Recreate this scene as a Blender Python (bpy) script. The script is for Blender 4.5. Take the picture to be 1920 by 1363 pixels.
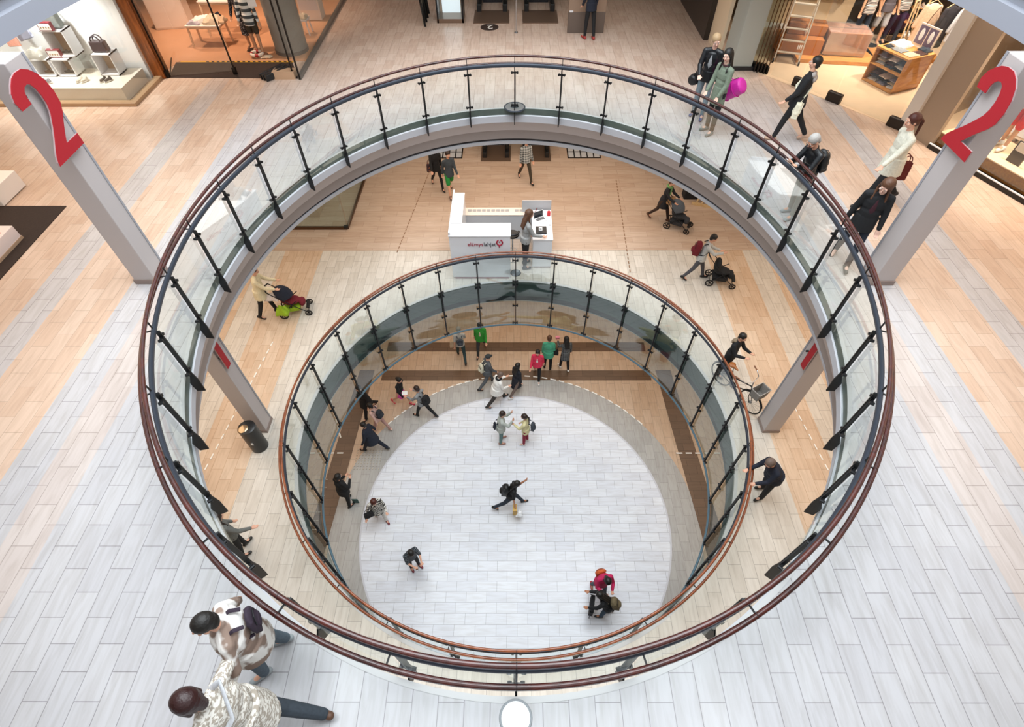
import bpy, bmesh, math, random
from math import sin, cos, pi, radians as rad, sqrt
from mathutils import Vector, Matrix, Euler
random.seed(7)
for _o in list(bpy.data.objects): bpy.data.objects.remove(_o, do_unlink=True)
C = bpy.context.scene.collection
SC = bpy.context.scene

# ---------------------------------------------------------------- camera
CAMZ = 17.0
FPX, PITCH, YAW, ROLL = 991.04, 0.89051, -0.00517, -0.00431
cd = bpy.data.cameras.new('camera'); cam = bpy.data.objects.new('camera', cd); C.objects.link(cam)
cd.sensor_fit = 'HORIZONTAL'; cd.sensor_width = 36.0; cd.lens = 36.0*FPX/1920; cd.clip_end = 200; cd.clip_start = 0.05
_cp, _sp = cos(PITCH), sin(PITCH)
_F = Vector((sin(YAW)*_cp, cos(YAW)*_cp, -_sp)); _R0 = Vector((cos(YAW), -sin(YAW), 0)); _U0 = _R0.cross(_F)
_R = _R0*cos(ROLL)+_U0*sin(ROLL); _U = -_R0*sin(ROLL)+_U0*cos(ROLL)
cam.matrix_world = Matrix(((_R.x,_U.x,-_F.x,0),(_R.y,_U.y,-_F.y,0),(_R.z,_U.z,-_F.z,CAMZ),(0,0,0,1)))
SC.camera = cam
def at(x, y, z):
    """photo pixel (1920x1363) -> point of the plane at height z"""
    v = _F*FPX + _R*(x-960) - _U*(y-681.5)
    k = (z-CAMZ)/v.z
    return Vector((v.x*k, v.y*k, z))

# ---------------------------------------------------------------- world, light, exposure
SC.view_settings.view_transform = 'Standard'; SC.view_settings.look = 'None'
SC.view_settings.exposure = 0.0; SC.view_settings.gamma = 1.0; SC.view_settings.use_curve_mapping = False
W = bpy.data.worlds.new('world'); SC.world = W; W.use_nodes = True
W.node_tree.nodes['Background'].inputs[0].default_value = (0.90, 0.95, 1.0, 1)
W.node_tree.nodes['Background'].inputs[1].default_value = 1.15
SC.cycles.max_bounces = 8; SC.cycles.diffuse_bounces = 3; SC.cycles.glossy_bounces = 3
SC.cycles.transparent_max_bounces = 16; SC.cycles.transmission_bounces = 4
SC.cycles.caustics_reflective = False; SC.cycles.caustics_refractive = False
SC.cycles.sample_clamp_indirect = 6; SC.cycles.use_denoising = True
def area(name, loc, size, power, col, rot=(0,0,0), shape='RECTANGLE', spread=180):
    l = bpy.data.lights.new(name, 'AREA'); l.shape = shape; l.size = size[0]; l.size_y = size[1]
    l.energy = power; l.color = col; l.spread = rad(spread)
    o = bpy.data.objects.new(name, l); o.location = loc; o.rotation_euler = rot; C.objects.link(o); return o
def spot(name, loc, tgt, power, col, ang=70, blend=.6, r=.12):
    l = bpy.data.lights.new(name, 'SPOT'); l.energy = power; l.color = col; l.spot_size = rad(ang); l.spot_blend = blend; l.shadow_soft_size = r
    o = bpy.data.objects.new(name, l); o.location = loc
    d = Vector(tgt)-Vector(loc); o.rotation_euler = d.to_track_quat('-Z', 'Y').to_euler(); C.objects.link(o); return o
WARM = (1.0, .82, .66); NEUT = (1.0, .95, .90); COOL = (.90, .96, 1.0)
Z0, Z1, Z2, Z3 = 0.0, 5.60, 10.377, 15.16
# daylight falling through the glass roof above the atrium
area('roof_daylight', (0, 7.5, 24), (14, 14), 3700, COOL)
# ceiling lighting of the three storeys
for (x, y, w, h, p, c) in ((-11,11,5,10,250,WARM),(11,10,5,10,260,WARM),(0,19.5,12,5,90,WARM),(-10.5,2,5,7,100,NEUT),(10.5,2,5,7,100,NEUT),(0,-2.5,9,3,70,COOL)):
    area('upper_ceiling_panel', (x,y,13.95), (w,h), p, c)
for (x, y, w, h, p, c) in ((-9,9,5,11,260,WARM),(9,9,5,11,260,WARM),(0,17,11,6,330,WARM),(0,-1,10,4,160,WARM)):
    area('middle_ceiling_panel', (x,y,9.1), (w,h), p, c)
for (x, y, w, h, p, c) in ((-8.5,9,4,12,190,WARM),(8.5,9,4,12,190,WARM),(0,15.5,12,5,230,WARM)):
    area('lower_ceiling_panel', (x,y,4.55), (w,h), p, c)

# ---------------------------------------------------------------- materials
def lin(c):
    if isinstance(c, str): c = [int(c[i:i+2],16)/255 for i in (0,2,4)]
    return tuple((v/12.92 if v <= .04045 else ((v+.055)/1.055)**2.4) for v in c)+(1,)
_M = {}
def mat(name, col, rough=.6, metal=0, spec=.5, var=0, scale=8, bump=0, coat=0, emit=0):
    if name in _M: return _M[name]
    m = bpy.data.materials.new(name); m.use_nodes = True; nt = m.node_tree; b = nt.nodes['Principled BSDF']
    b.inputs['Roughness'].default_value = rough; b.inputs['Metallic'].default_value = metal
    b.inputs['Specular IOR Level'].default_value = spec; b.inputs['Coat Weight'].default_value = coat
    c = lin(col); b.inputs['Base Color'].default_value = c
    if emit:
        b.inputs['Emission Color'].default_value = c; b.inputs['Emission Strength'].default_value = emit
    if var or bump:
        tc = nt.nodes.new('ShaderNodeTexCoord'); n = nt.nodes.new('ShaderNodeTexNoise'); n.inputs['Scale'].default_value = scale
        n.inputs['Detail'].default_value = 4; nt.links.new(tc.outputs['Object'], n.inputs['Vector'])
        if var:
            r = nt.nodes.new('ShaderNodeValToRGB'); r.color_ramp.elements[0].position = .3; r.color_ramp.elements[1].position = .72
            r.color_ramp.elements[0].color = tuple(v*(1-var) for v in c[:3])+(1,); r.color_ramp.elements[1].color = tuple(min(1,v*(1+var)) for v in c[:3])+(1,)
            nt.links.new(n.outputs[0], r.inputs[0]); nt.links.new(r.outputs[0], b.inputs['Base Color'])
        if bump:
            bp = nt.nodes.new('ShaderNodeBump'); bp.inputs['Strength'].default_value = bump; bp.inputs['Distance'].default_value = .01
            nt.links.new(n.outputs[0], bp.inputs['Height']); nt.links.new(bp.outputs[0], b.inputs['Normal'])
    _M[name] = m; return m
def stripes(name, cols, period, axis='Z', kind='stripe', rough=.85, distort=0.0, thick=.5):
    """woven pattern: stripe / plaid / zebra / knit in object space"""
    if name in _M: return _M[name]
    m = bpy.data.materials.new(name); m.use_nodes = True; nt = m.node_tree; b = nt.nodes['Principled BSDF']; b.inputs['Roughness'].default_value = rough
    N = nt.nodes.new; L = nt.links.new
    tc = N('ShaderNodeTexCoord')
    def wave(ax, per, dist):
        w = N('ShaderNodeTexWave'); w.wave_type = 'BANDS'; w.bands_direction = ax; w.inputs['Scale'].default_value = .314/per*2/2
        w.inputs['Distortion'].default_value = dist; w.inputs['Detail'].default_value = 1; w.inputs['Detail Scale'].default_value = 3
        L(tc.outputs['Object'], w.inputs['Vector']); return w.outputs['Fac']
    def step(v, t):
        mm = N('ShaderNodeMath'); mm.operation = 'GREATER_THAN'; mm.inputs[1].default_value = t; L(v, mm.inputs[0]); return mm.outputs[0]
    if kind == 'plaid':
        a = step(wave('Z', period, 0), thick); c2 = step(wave('X', period, 0), thick)
        mx = N('ShaderNodeMath'); mx.operation = 'ADD'; L(a, mx.inputs[0]); L(c2, mx.inputs[1])
        md = N('ShaderNodeMath'); md.operation = 'MULTIPLY'; md.inputs[1].default_value = .5; L(mx.outputs[0], md.inputs[0]); f = md.outputs[0]
    else:
        f = step(wave(axis, period, distort), thick)
    mix = N('ShaderNodeMix'); mix.data_type = 'RGBA'; L(f, mix.inputs['Factor'])
    mix.inputs[6].default_value = lin(cols[0]); mix.inputs[7].default_value = lin(cols[1]); L(mix.outputs[2], b.inputs['Base Color'])
    _M[name] = m; return m
def speckle(name, c0, c1, scale, thr=.55, rough=.8, stretch=(1,1,1)):
    if name in _M: return _M[name]
    m = bpy.data.materials.new(name); m.use_nodes = True; nt = m.node_tree; b = nt.nodes['Principled BSDF']; b.inputs['Roughness'].default_value = rough
    N = nt.nodes.new; L = nt.links.new
    tc = N('ShaderNodeTexCoord'); mp = N('ShaderNodeMapping'); mp.inputs['Scale'].default_value = stretch; n = N('ShaderNodeTexNoise'); n.inputs['Scale'].default_value = scale
    L(tc.outputs['Object'], mp.inputs[0]); L(mp.outputs[0], n.inputs['Vector'])
    r = N('ShaderNodeValToRGB'); r.color_ramp.elements[0].position = thr-.04; r.color_ramp.elements[1].position = thr+.04
    r.color_ramp.elements[0].color = lin(c0); r.color_ramp.elements[1].color = lin(c1); L(n.outputs[0], r.inputs[0]); L(r.outputs[0], b.inputs['Base Color'])
    _M[name] = m; return m
def wood(name, c0, c1, scale=3, rough=.4, axis=(1,8,8), coat=0):
    if name in _M: return _M[name]
    m = bpy.data.materials.new(name); m.use_nodes = True; nt = m.node_tree; b = nt.nodes['Principled BSDF']; b.inputs['Roughness'].default_value = rough
    b.inputs['Coat Weight'].default_value = coat
    N = nt.nodes.new; L = nt.links.new
    tc = N('ShaderNodeTexCoord'); mp = N('ShaderNodeMapping'); mp.inputs['Scale'].default_value = axis; n = N('ShaderNodeTexNoise'); n.inputs['Scale'].default_value = scale; n.inputs['Detail'].default_value = 6
    L(tc.outputs['Object'], mp.inputs[0]); L(mp.outputs[0], n.inputs['Vector'])
    r = N('ShaderNodeValToRGB'); r.color_ramp.elements[0].position = .3; r.color_ramp.elements[1].position = .7
    r.color_ramp.elements[0].color = lin(c0); r.color_ramp.elements[1].color = lin(c1); L(n.outputs[0], r.inputs[0]); L(r.outputs[0], b.inputs['Base Color'])
    _M[name] = m; return m
def glass(name, tint=(.93,.97,.96), refl=.16, haze=.0, hazecol=(.8,.85,.85), fres=.4):
    """thin sheet of glass: see-through with a mirror share"""
    if name in _M: return _M[name]
    m = bpy.data.materials.new(name); m.use_nodes = True; nt = m.node_tree; nt.nodes.remove(nt.nodes['Principled BSDF'])
    N = nt.nodes.new; L = nt.links.new; out = nt.nodes['Material Output']
    t = N('ShaderNodeBsdfTransparent'); t.inputs[0].default_value = tint+(1,)
    g = N('ShaderNodeBsdfGlossy'); g.inputs['Roughness'].default_value = .03; g.inputs[0].default_value = (.95,1,.98,1)
    lw = N('ShaderNodeLayerWeight'); lw.inputs[0].default_value = .35
    ma = N('ShaderNodeMath'); ma.operation = 'MULTIPLY_ADD'; ma.inputs[1].default_value = fres; ma.inputs[2].default_value = refl; ma.use_clamp = True
    L(lw.outputs['Fresnel'], ma.inputs[0])
    mx = N('ShaderNodeMixShader'); L(ma.outputs[0], mx.inputs[0]); L(t.outputs[0], mx.inputs[1]); L(g.outputs[0], mx.inputs[2])
    last = mx.outputs[0]
    if haze:
        d = N('ShaderNodeBsdfDiffuse'); d.inputs[0].default_value = hazecol+(1,); m2 = N('ShaderNodeMixShader'); m2.inputs[0].default_value = haze
        L(last, m2.inputs[1]); L(d.outputs[0], m2.inputs[2]); last = m2.outputs[0]
    L(last, out.inputs['Surface'])
    _M[name] = m; return m
def tiles(name, length, width, ox, oy, cA, cB, mortar, along='Y', bands=None, cC=None, cD=None, rough=.22, mort=.006, bandmin=None, mortar2=None):
    """stone tiles in half bond; bands = list of |x| limits where the stone changes to another quarry"""
    if name in _M: return _M[name]
    m = bpy.data.materials.new(name); m.use_nodes = True; nt = m.node_tree; b = nt.nodes['Principled BSDF']
    N = nt.nodes.new; L = nt.links.new
    g = N('ShaderNodeNewGeometry'); sp = N('ShaderNodeSeparateXYZ'); L(g.outputs['Position'], sp.inputs[0])
    cb = N('ShaderNodeCombineXYZ')
    def off(o, v):
        a = N('ShaderNodeMath'); a.operation = 'SUBTRACT'; a.inputs[1].default_value = v; L(o, a.inputs[0]); return a.outputs[0]
    X = off(sp.outputs[0], ox); Y = off(sp.outputs[1], oy)
    if along == 'Y': L(Y, cb.inputs[0]); L(X, cb.inputs[1])
    else: L(X, cb.inputs[0]); L(Y, cb.inputs[1])
    def brick(c1, c2, mo, ml=0.0):
        t = N('ShaderNodeTexBrick'); t.offset = .5; t.squash = 1; t.inputs['Scale'].default_value = 1
        t.inputs['Brick Width'].default_value = length; t.inputs['Row Height'].default_value = width
        t.inputs['Mortar Size'].default_value = mort; t.inputs['Mortar Smooth'].default_value = .3; t.inputs['Bias'].default_value = 0
        t.inputs['Color1'].default_value = lin(c1); t.inputs['Color2'].default_value = lin(c2); t.inputs['Mortar'].default_value = lin(mo)
        L(cb.outputs[0], t.inputs['Vector']); return t
    t1 = brick(cA, cB, mortar); col = t1.outputs['Color']
    if bands:
        ab = N('ShaderNodeMath'); ab.operation = 'ABSOLUTE'; L(sp.outputs[0], ab.inputs[0])
        t2 = brick(cC, cD, mortar2 or mortar)
        rr = N('ShaderNodeValToRGB'); rr.color_ramp.interpolation = 'CONSTANT'
        mr = N('ShaderNodeMath'); mr.operation = 'DIVIDE'; mr.inputs[1].default_value = 20; L(ab.outputs[0], mr.inputs[0]); L(mr.outputs[0], rr.inputs[0])
        els = rr.color_ramp.elements
        while len(els) > 1: els.remove(els[-1])
        els[0].position = 0; els[0].color = (0,0,0,1)
        for x, v in bands:
            e = els.new(x/20); e.color = (v,v,v,1)
        fac = rr.outputs[0]
        if bandmin:   # towards this y the second colour pair blends in across the whole width
            st = N('ShaderNodeMapRange'); st.interpolation_type = 'SMOOTHSTEP'; st.inputs['From Min'].default_value = bandmin-4.5; st.inputs['From Max'].default_value = bandmin+.8; L(sp.outputs[1], st.inputs['Value'])
            mxx = N('ShaderNodeMath'); mxx.operation = 'MAXIMUM'; L(fac, mxx.inputs[0]); 
            s2 = N('ShaderNodeMath'); s2.operation = 'MULTIPLY'; s2.inputs[1].default_value = .8; L(st.outputs[0], s2.inputs[0]); L(s2.outputs[0], mxx.inputs[1]); fac = mxx.outputs[0]
        mx = N('ShaderNodeMix'); mx.data_type = 'RGBA'; L(fac, mx.inputs['Factor']); L(col, mx.inputs[6]); L(t2.outputs['Color'], mx.inputs[7]); col = mx.outputs[2]
    # veins of the stone
    mp = N('ShaderNodeMapping'); mp.inputs['Scale'].default_value = (.6,5,1) if along == 'X' else (5,.6,1); L(g.outputs['Position'], mp.inputs[0])
    nz = N('ShaderNodeTexNoise'); nz.inputs['Scale'].default_value = 3; nz.inputs['Detail'].default_value = 6; nz.inputs['Distortion'].default_value = .6; L(mp.outputs[0], nz.inputs['Vector'])
    r = N('ShaderNodeValToRGB'); r.color_ramp.elements[0].position = .25; r.color_ramp.elements[1].position = .6
    r.color_ramp.elements[0].color = (.84,.82,.80,1); r.color_ramp.elements[1].color = (1,1,1,1); L(nz.outputs[0], r.inputs[0])
    mu = N('ShaderNodeMix'); mu.data_type = 'RGBA'; mu.blend_type = 'MULTIPLY'; mu.inputs['Factor'].default_value = 1; L(col, mu.inputs[6]); L(r.outputs[0], mu.inputs[7])
    L(mu.outputs[2], b.inputs['Base Color']); b.inputs['Roughness'].default_value = rough; b.inputs['Specular IOR Level'].default_value = .4
    _M[name] = m; return m

# ---------------------------------------------------------------- mesh collector
class MB:
    def __init__(s): s.v = []; s.f = []
    def add(s, vs, fs, M=None):
        k = len(s.v)
        s.v += [tuple(M @ Vector(v)) for v in vs] if M is not None else [tuple(v) for v in vs]
        s.f += [tuple(k+i for i in f) for f in fs]; return s
    def box(s, c, d, M=None, taper=1.0, rz=0):
        x,y,z = d[0]/2,d[1]/2,d[2]/2; R = Matrix.Rotation(rz,3,'Z')
        vs = [Vector(c)+R@Vector(p) for p in ((-x,-y,-z),(x,-y,-z),(x,y,-z),(-x,y,-z),(-x*taper,-y*taper,z),(x*taper,-y*taper,z),(x*taper,y*taper,z),(-x*taper,y*taper,z))]
        return s.add(vs, [(3,2,1,0),(4,5,6,7),(0,1,5,4),(1,2,6,5),(2,3,7,6),(3,0,4,7)], M)
    def bar(s, a, b, w, h=None, up=(0,0,1), M=None):
        a, b = Vector(a), Vector(b); h = h or w; d = (b-a).normalized(); u = Vector(up)
        if abs(d.dot(u)) > .99: u = Vector((0,1,0))
        r = d.cross(u).normalized(); u = r.cross(d)
        vs = [p+r*(w/2*i)+u*(h/2*j) for p in (a,b) for i,j in ((-1,-1),(1,-1),(1,1),(-1,1))]
        return s.add(vs, [(0,1,2,3),(7,6,5,4),(0,4,5,1),(1,5,6,2),(2,6,7,3),(3,7,4,0)], M)
    def tube(s, pts, r, n=10, closed=False, M=None, flat=1.0, caps=True):
        pts = [Vector(p) for p in pts]; m = len(pts); rs = r if isinstance(r,(list,tuple)) else [r]*m
        vs = []; u = None
        for i,p in enumerate(pts):
            a = pts[i-1] if (i or closed) else p; b = pts[(i+1)%m] if (i<m-1 or closed) else p
            d = (b-a).normalized()
            if u is None:
                u = Vector((0,0,1)) if abs(d.z) < .9 else Vector((0,1,0))
            q = d.cross(u)
            if q.length < 1e-5: q = d.orthogonal()
            q.normalize(); u = q.cross(d).normalized()
            vs += [p+(q*cos(2*pi*k/n)+u*sin(2*pi*k/n)*flat)*rs[i] for k in range(n)]
        fs = [((i*n+k),(i*n+(k+1)%n),((i+1)%m)*n+(k+1)%n,((i+1)%m)*n+k) for i in range(m if closed else m-1) for k in range(n)]
        if not closed and caps: fs += [tuple(range(n-1,-1,-1)), tuple((m-1)*n+k for k in range(n))]
        return s.add(vs, fs, M)
    def lathe(s, prof, c=(0,0,0), n=24, M=None, sx=1, sy=1):
        vs = []; c = Vector(c)
        for r,z in prof: vs += [c+Vector((r*sx*cos(2*pi*k/n), r*sy*sin(2*pi*k/n), z)) for k in range(n)]
        m = len(prof)
        fs = [(i*n+k, i*n+(k+1)%n, (i+1)*n+(k+1)%n, (i+1)*n+k) for i in range(m-1) for k in range(n)]
        if prof[0][0] > 1e-6: fs.append(tuple(range(n-1,-1,-1)))
        if prof[-1][0] > 1e-6: fs.append(tuple((m-1)*n+k for k in range(n)))
        return s.add(vs, fs, M)
    def ball(s, c, r, n=12, M=None):
        r = r if isinstance(r,(list,tuple)) else (r,r,r); c = Vector(c); h = n//2; vs = []
        for i in range(h+1):
            t = pi*i/h
            for k in range(n): vs.append(c+Vector((r[0]*sin(t)*cos(2*pi*k/n), r[1]*sin(t)*sin(2*pi*k/n), -r[2]*cos(t))))
        return s.add(vs, [(i*n+k, i*n+(k+1)%n, (i+1)*n+(k+1)%n, (i+1)*n+k) for i in range(h) for k in range(n)], M)
    def prism(s, pts, z0, z1, M=None):
        n = len(pts); vs = [(x,y,z0) for x,y in pts]+[(x,y,z1) for x,y in pts]
        return s.add(vs, [tuple(range(n-1,-1,-1)), tuple(range(n,2*n))]+[(k,(k+1)%n,n+(k+1)%n,n+k) for k in range(n)], M)
    def cloth(s, c, w, d, h, seed=0, M=None, n=9, rz=0):
        """crumpled or folded fabric heap with thickness"""
        rr = random.Random(seed); R = Matrix.Rotation(rz,3,'Z'); c = Vector(c); vs = []
        ph = [rr.uniform(0,6.28) for _ in range(8)]
        for top in (1,0):
            for i in range(n):
                for j in range(n):
                    u, v = i/(n-1)*2-1, j/(n-1)*2-1
                    e = (1-u**4)*(1-v**4)
                    z = h*(.35+.65*e)*(.72+.28*sin(4*u+ph[0]+2*sin(3*v+ph[1]))*cos(5*v+ph[2]+u*2)) if top else 0
                    wob = 1+.08*sin(3*u+ph[3])*cos(4*v+ph[4])
                    vs.append(c+R@Vector((u*w/2*wob, v*d/2*(1+.08*sin(4*u+ph[5])), z)))
        q = n*n
        fs = [(i*n+j,(i+1)*n+j,(i+1)*n+j+1,i*n+j+1) for i in range(n-1) for j in range(n-1)]
        fs += [(q+i*n+j+1,q+(i+1)*n+j+1,q+(i+1)*n+j,q+i*n+j) for i in range(n-1) for j in range(n-1)]
        bd = [i*n for i in range(n)]+[(n-1)*n+j for j in range(1,n)]+[i*n+n-1 for i in range(n-2,-1,-1)]+[j for j in range(n-2,0,-1)]
        fs += [(bd[k],q+bd[k],q+bd[(k+1)%len(bd)],bd[(k+1)%len(bd)]) for k in range(len(bd))]
        return s.add(vs, fs, M)
    def build(s, name, m, parent=None, smooth=False, bevel=0, loc=None):
        me = bpy.data.meshes.new(name); me.from_pydata(s.v, [], s.f); me.update()
        bm = bmesh.new(); bm.from_mesh(me); bmesh.ops.remove_doubles(bm, verts=bm.verts, dist=1e-5)
        bmesh.ops.recalc_face_normals(bm, faces=bm.faces); bm.to_mesh(me); bm.free()
        if smooth:
            me.polygons.foreach_set('use_smooth', [True]*len(me.polygons))
            try: me.set_sharp_from_angle(angle=rad(smooth if smooth is not True else 40))
            except Exception: pass
        me.materials.append(m); o = bpy.data.objects.new(name, me); C.objects.link(o)
        if parent is not None: o.parent = parent
        if loc is not None: o.location = loc
        if bevel:
            b = o.modifiers.new('bevel','BEVEL'); b.width = bevel; b.segments = 2; b.limit_method = 'ANGLE'
        return o
def tag(o, label=None, cat=None, group=None, kind=None):
    if label: o['label'] = label
    if cat: o['category'] = cat
    if group: o['group'] = group
    if kind: o['kind'] = kind
    return o
def empty(name, loc=(0,0,0), rz=0, label=None, cat=None, group=None, kind=None):
    o = bpy.data.objects.new(name, None); o.empty_display_size = .2; C.objects.link(o); o.location = loc; o.rotation_euler = (0,0,rz)
    return tag(o, label, cat, group, kind)
def copy_tree(o, parent=None):
    c = o.copy(); C.objects.link(c); c.parent = parent
    for ch in [x for x in bpy.data.objects if x.parent == o]: copy_tree(ch, c)
    return c
def text_obj(name, s, m, parent, M, size, align='LEFT', ext=.004, width=None):
    cu = bpy.data.curves.new(name,'FONT'); cu.body = s; cu.size = size; cu.extrude = ext; cu.align_x = align
    t = bpy.data.objects.new('tmp_text', cu); C.objects.link(t); bpy.context.view_layer.update()
    me = bpy.data.meshes.new_from_object(t.evaluated_get(bpy.context.evaluated_depsgraph_get())); bpy.data.objects.remove(t); bpy.data.curves.remove(cu)
    if width:
        k = width/max(v.co.x for v in me.vertices); me.transform(Matrix.Diagonal((k,max(k,.8),1,1)))
    me.transform(M); me.materials.clear(); me.materials.append(m); o = bpy.data.objects.new(name, me); C.objects.link(o)
    if parent is not None: o.parent = parent
    return o
# ================================================================ STRUCTURE
CX2, CY2, A2, B2 = 0.025, 7.407, 5.492, 6.546      # upper opening (oval)
CX1, CY1, R1 = 0.049, 7.20, 5.322                   # middle opening (round)
CX0, CY0, R0 = 0.048, 6.984, 5.104                  # pale disc on the ground floor
PAINT = mat('white_wall_paint', 'dcdad8', .55, var=.02, scale=2)
PAINT_W = mat('bright_white_paint', 'c2c3c9', .45)
TAUPE = mat('taupe_paint', 'bbb0ad', .5); TAUPE_SHADE = mat('shaded_taupe_paint', '988c87', .55)  # darker taupe: shade on the lower slab faces put into the colour
GROOVE = mat('dark_groove', '3a3638', .6)
EDGE_ST = mat('green_grey_stone', '5f6963', .35, var=.15, scale=5)
def oval(cx, cy, a, b, n=160): return [(cx+a*sin(2*pi*k/n), cy+b*cos(2*pi*k/n)) for k in range(n)]
def slab_with_hole(name, z, hole, ext, m, thick=.3, extra=None):
    """horizontal plate with an oval hole: strips from hole to the outer rectangle"""
    x0,y0,x1,y1 = ext; n = len(hole); cx = sum(p[0] for p in hole)/n; cy = sum(p[1] for p in hole)/n
    outer = []
    for (x,y) in hole:
        dx,dy = x-cx,y-cy; k = min(((x1-cx)/dx if dx>1e-9 else (x0-cx)/dx if dx<-1e-9 else 1e9), ((y1-cy)/dy if dy>1e-9 else (y0-cy)/dy if dy<-1e-9 else 1e9))
        outer.append((cx+dx*k, cy+dy*k))
    mb = MB(); vs = []; 
    for p in (hole, outer):
        for zz in (z, z-thick): vs += [(x,y,zz) for x,y in p]
    fs = []
    for k in range(n):
        j = (k+1)%n
        fs += [(k,j,2*n+j,2*n+k),(n+j,n+k,3*n+k,3*n+j),(j,k,n+k,n+j),(2*n+k,2*n+j,3*n+j,3*n+k)]
    # corners of the rectangle
    for (X,Y) in ((x0,y0),(x1,y0),(x1,y1),(x0,y1)):
        best = None
        for k in range(n):
            a, b = outer[k], outer[(k+1)%n]
            if abs(a[0]-b[0]) > 1e-6 and abs(a[1]-b[1]) > 1e-6:
                d = abs(a[0]-X)+abs(a[1]-Y)
                if best is None or d < best[0]: best = (d,a,b)
        if best:
            _,a,b = best; k = len(vs); vs += [(a[0],a[1],z),(b[0],b[1],z),(X,Y,z)]; fs.append((k,k+1,k+2))
    return tag(mb.add(vs, fs).build(name, m), kind='structure')
def ring_sweep(name, prof, m, cx, cy, a, b, parent=None, n=160, smooth=True):
    """profile of (inward offset, z) points swept round the oval"""
    mb = MB(); vs = []; k = len(prof)
    for i in range(n):
        t = 2*pi*i/n
        for rho,z in prof: vs.append((cx+(a-rho)*sin(t), cy+(b-rho)*cos(t), z))
    fs = [(i*k+j, i*k+j+1, ((i+1)%n)*k+j+1, ((i+1)%n)*k+j) for i in range(n) for j in range(k-1)]
    return mb.add(vs, fs).build(name, m, parent, smooth=35)
EXT = (-19, -8, 19, 26)
L2MAT = tiles('upper_floor_stone', .5544, .2772, .0287, .7327, 'bfbec0', 'b9b8bb', '918e91', 'Y',
              bands=[(5.9,.35),(6.42,0.0),(6.98,1.0),(8.1,.12),(8.6,1.0)], cC='d8c0ad', cD='cdb09a', bandmin=16.0, mortar2='b8a28f', mort=.005)
L1MAT = tiles('middle_floor_stone', .56, .28, .05, .1, 'd8d2c8', 'ccc5ba', 'aba59c', 'Y', mortar2='b89c80', bands=[(6.35,1.0),(7.6,.1),(8.3,1.0)], cC='d8c1a9', cD='ccb095')
L1FAR = tiles('middle_floor_stone_crosswise', 1.1, .30, .2, .1, 'cdb8a6', 'c2aa96', 'b0998a', 'X', rough=.25)
slab_with_hole('floor_upper', Z2, oval(CX2,CY2,A2+.13,B2+.13), EXT, L2MAT, .3)
slab_with_hole('floor_middle', Z1, oval(CX1,CY1,R1+.10,R1+.10), EXT, L1MAT, .3)
# cross-laid stone in the far half of the middle floor
mb = MB(); mb.box((0,18.4,Z1+.004),(37,8.6,.008)); tag(mb.build('floor_middle_crosswise', L1FAR), kind='structure')
# top storey slab around its own larger opening; unseen far edge sized to shade the floor beyond
A3, B3, CX3, CY3 = 7.0, 9.3, -.04, 7.8
slab_with_hole('floor_top', Z3, oval(CX3,CY3,A3,B3), (-19,-8,19,26), mat('top_floor_stone','cfcac6',.3), .3)
ring_sweep('trim_1', [(0,Z3),(0,Z3-.42),(.05,Z3-.44),(.05,Z3-.60)], PAINT_W, CX3,CY3,A3,B3)['kind'] = 'structure'
ring_sweep('trim_2', [(.05,Z3-.60),(.0,Z3-.62),(.0,Z3-.74),(.07,Z3-.76),(.09,Z3-1.01),(-.3,Z3-1.01)], mat('grey_blue_paint','8f929c',.5), CX3,CY3,A3,B3)['kind'] = 'structure'
CEIL = mat('ceiling_white', 'dedad4', .8)
def ceil_(name, z, hole): return slab_with_hole(name, z, hole, EXT, CEIL, .05)
ceil_('ceiling_upper', Z3-1.0, oval(CX3,CY3,A3+.05,B3+.05))
ceil_('ceiling_middle', Z2-1.10, oval(CX2,CY2,A2+.5,B2+.5))
ceil_('ceiling_lower', Z1-.85, oval(CX1,CY1,R1+.1,R1+.1))
# stepped edge of the upper slab
E2 = (CX2,CY2,A2,B2)
for nm, pr, m in (('trim_14', [(-.14,Z2+.004),(-.075,Z2+.004)], mat('pale_edge_strip','bdbcbc',.4)), ('trim_3', [(-.075,Z2+.004),(-.09,Z2-.17)], EDGE_ST), ('trim_4', [(-.09,Z2-.17),(-.065,Z2-.19),(-.08,Z2-.37)], PAINT_W),
                  ('trim_5', [(-.08,Z2-.37),(-.10,Z2-.39),(-.22,Z2-.66)], TAUPE), ('trim_6', [(-.22,Z2-.66),(-.24,Z2-.68),(-.29,Z2-.94)], TAUPE_SHADE),
                  ('trim_7', [(-.29,Z2-.94),(-.37,Z2-.95),(-.37,Z2-1.03)], GROOVE), ('trim_8', [(-.37,Z2-1.03),(-.34,Z2-1.04),(-.38,Z2-1.15),(-.6,Z2-1.15)], PAINT_W)):
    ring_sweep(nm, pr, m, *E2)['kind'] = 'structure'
# edge of the middle slab behind the glass skirt
E1 = (CX1,CY1,R1,R1)
for nm, pr, m in (('trim_15', [(-.11,Z1+.004),(-.03,Z1+.004)], mat('pale_edge_strip','bdbcbc',.4)), ('trim_9', [(-.03,Z1+.004),(-.03,Z1-.10)], EDGE_ST), ('trim_10', [(-.03,Z1-.10),(-.05,Z1-.12),(-.05,Z1-.62)], mat('sea_green_grey_paint','46564f',.4)),
                  ('trim_11', [(-.05,Z1-.62),(-.09,Z1-.64),(-.09,Z1-.86),(-.3,Z1-.88)], mat('dark_green_grey_paint','161d1b',.4))):
    ring_sweep(nm, pr, m, *E1)['kind'] = 'structure'
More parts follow.
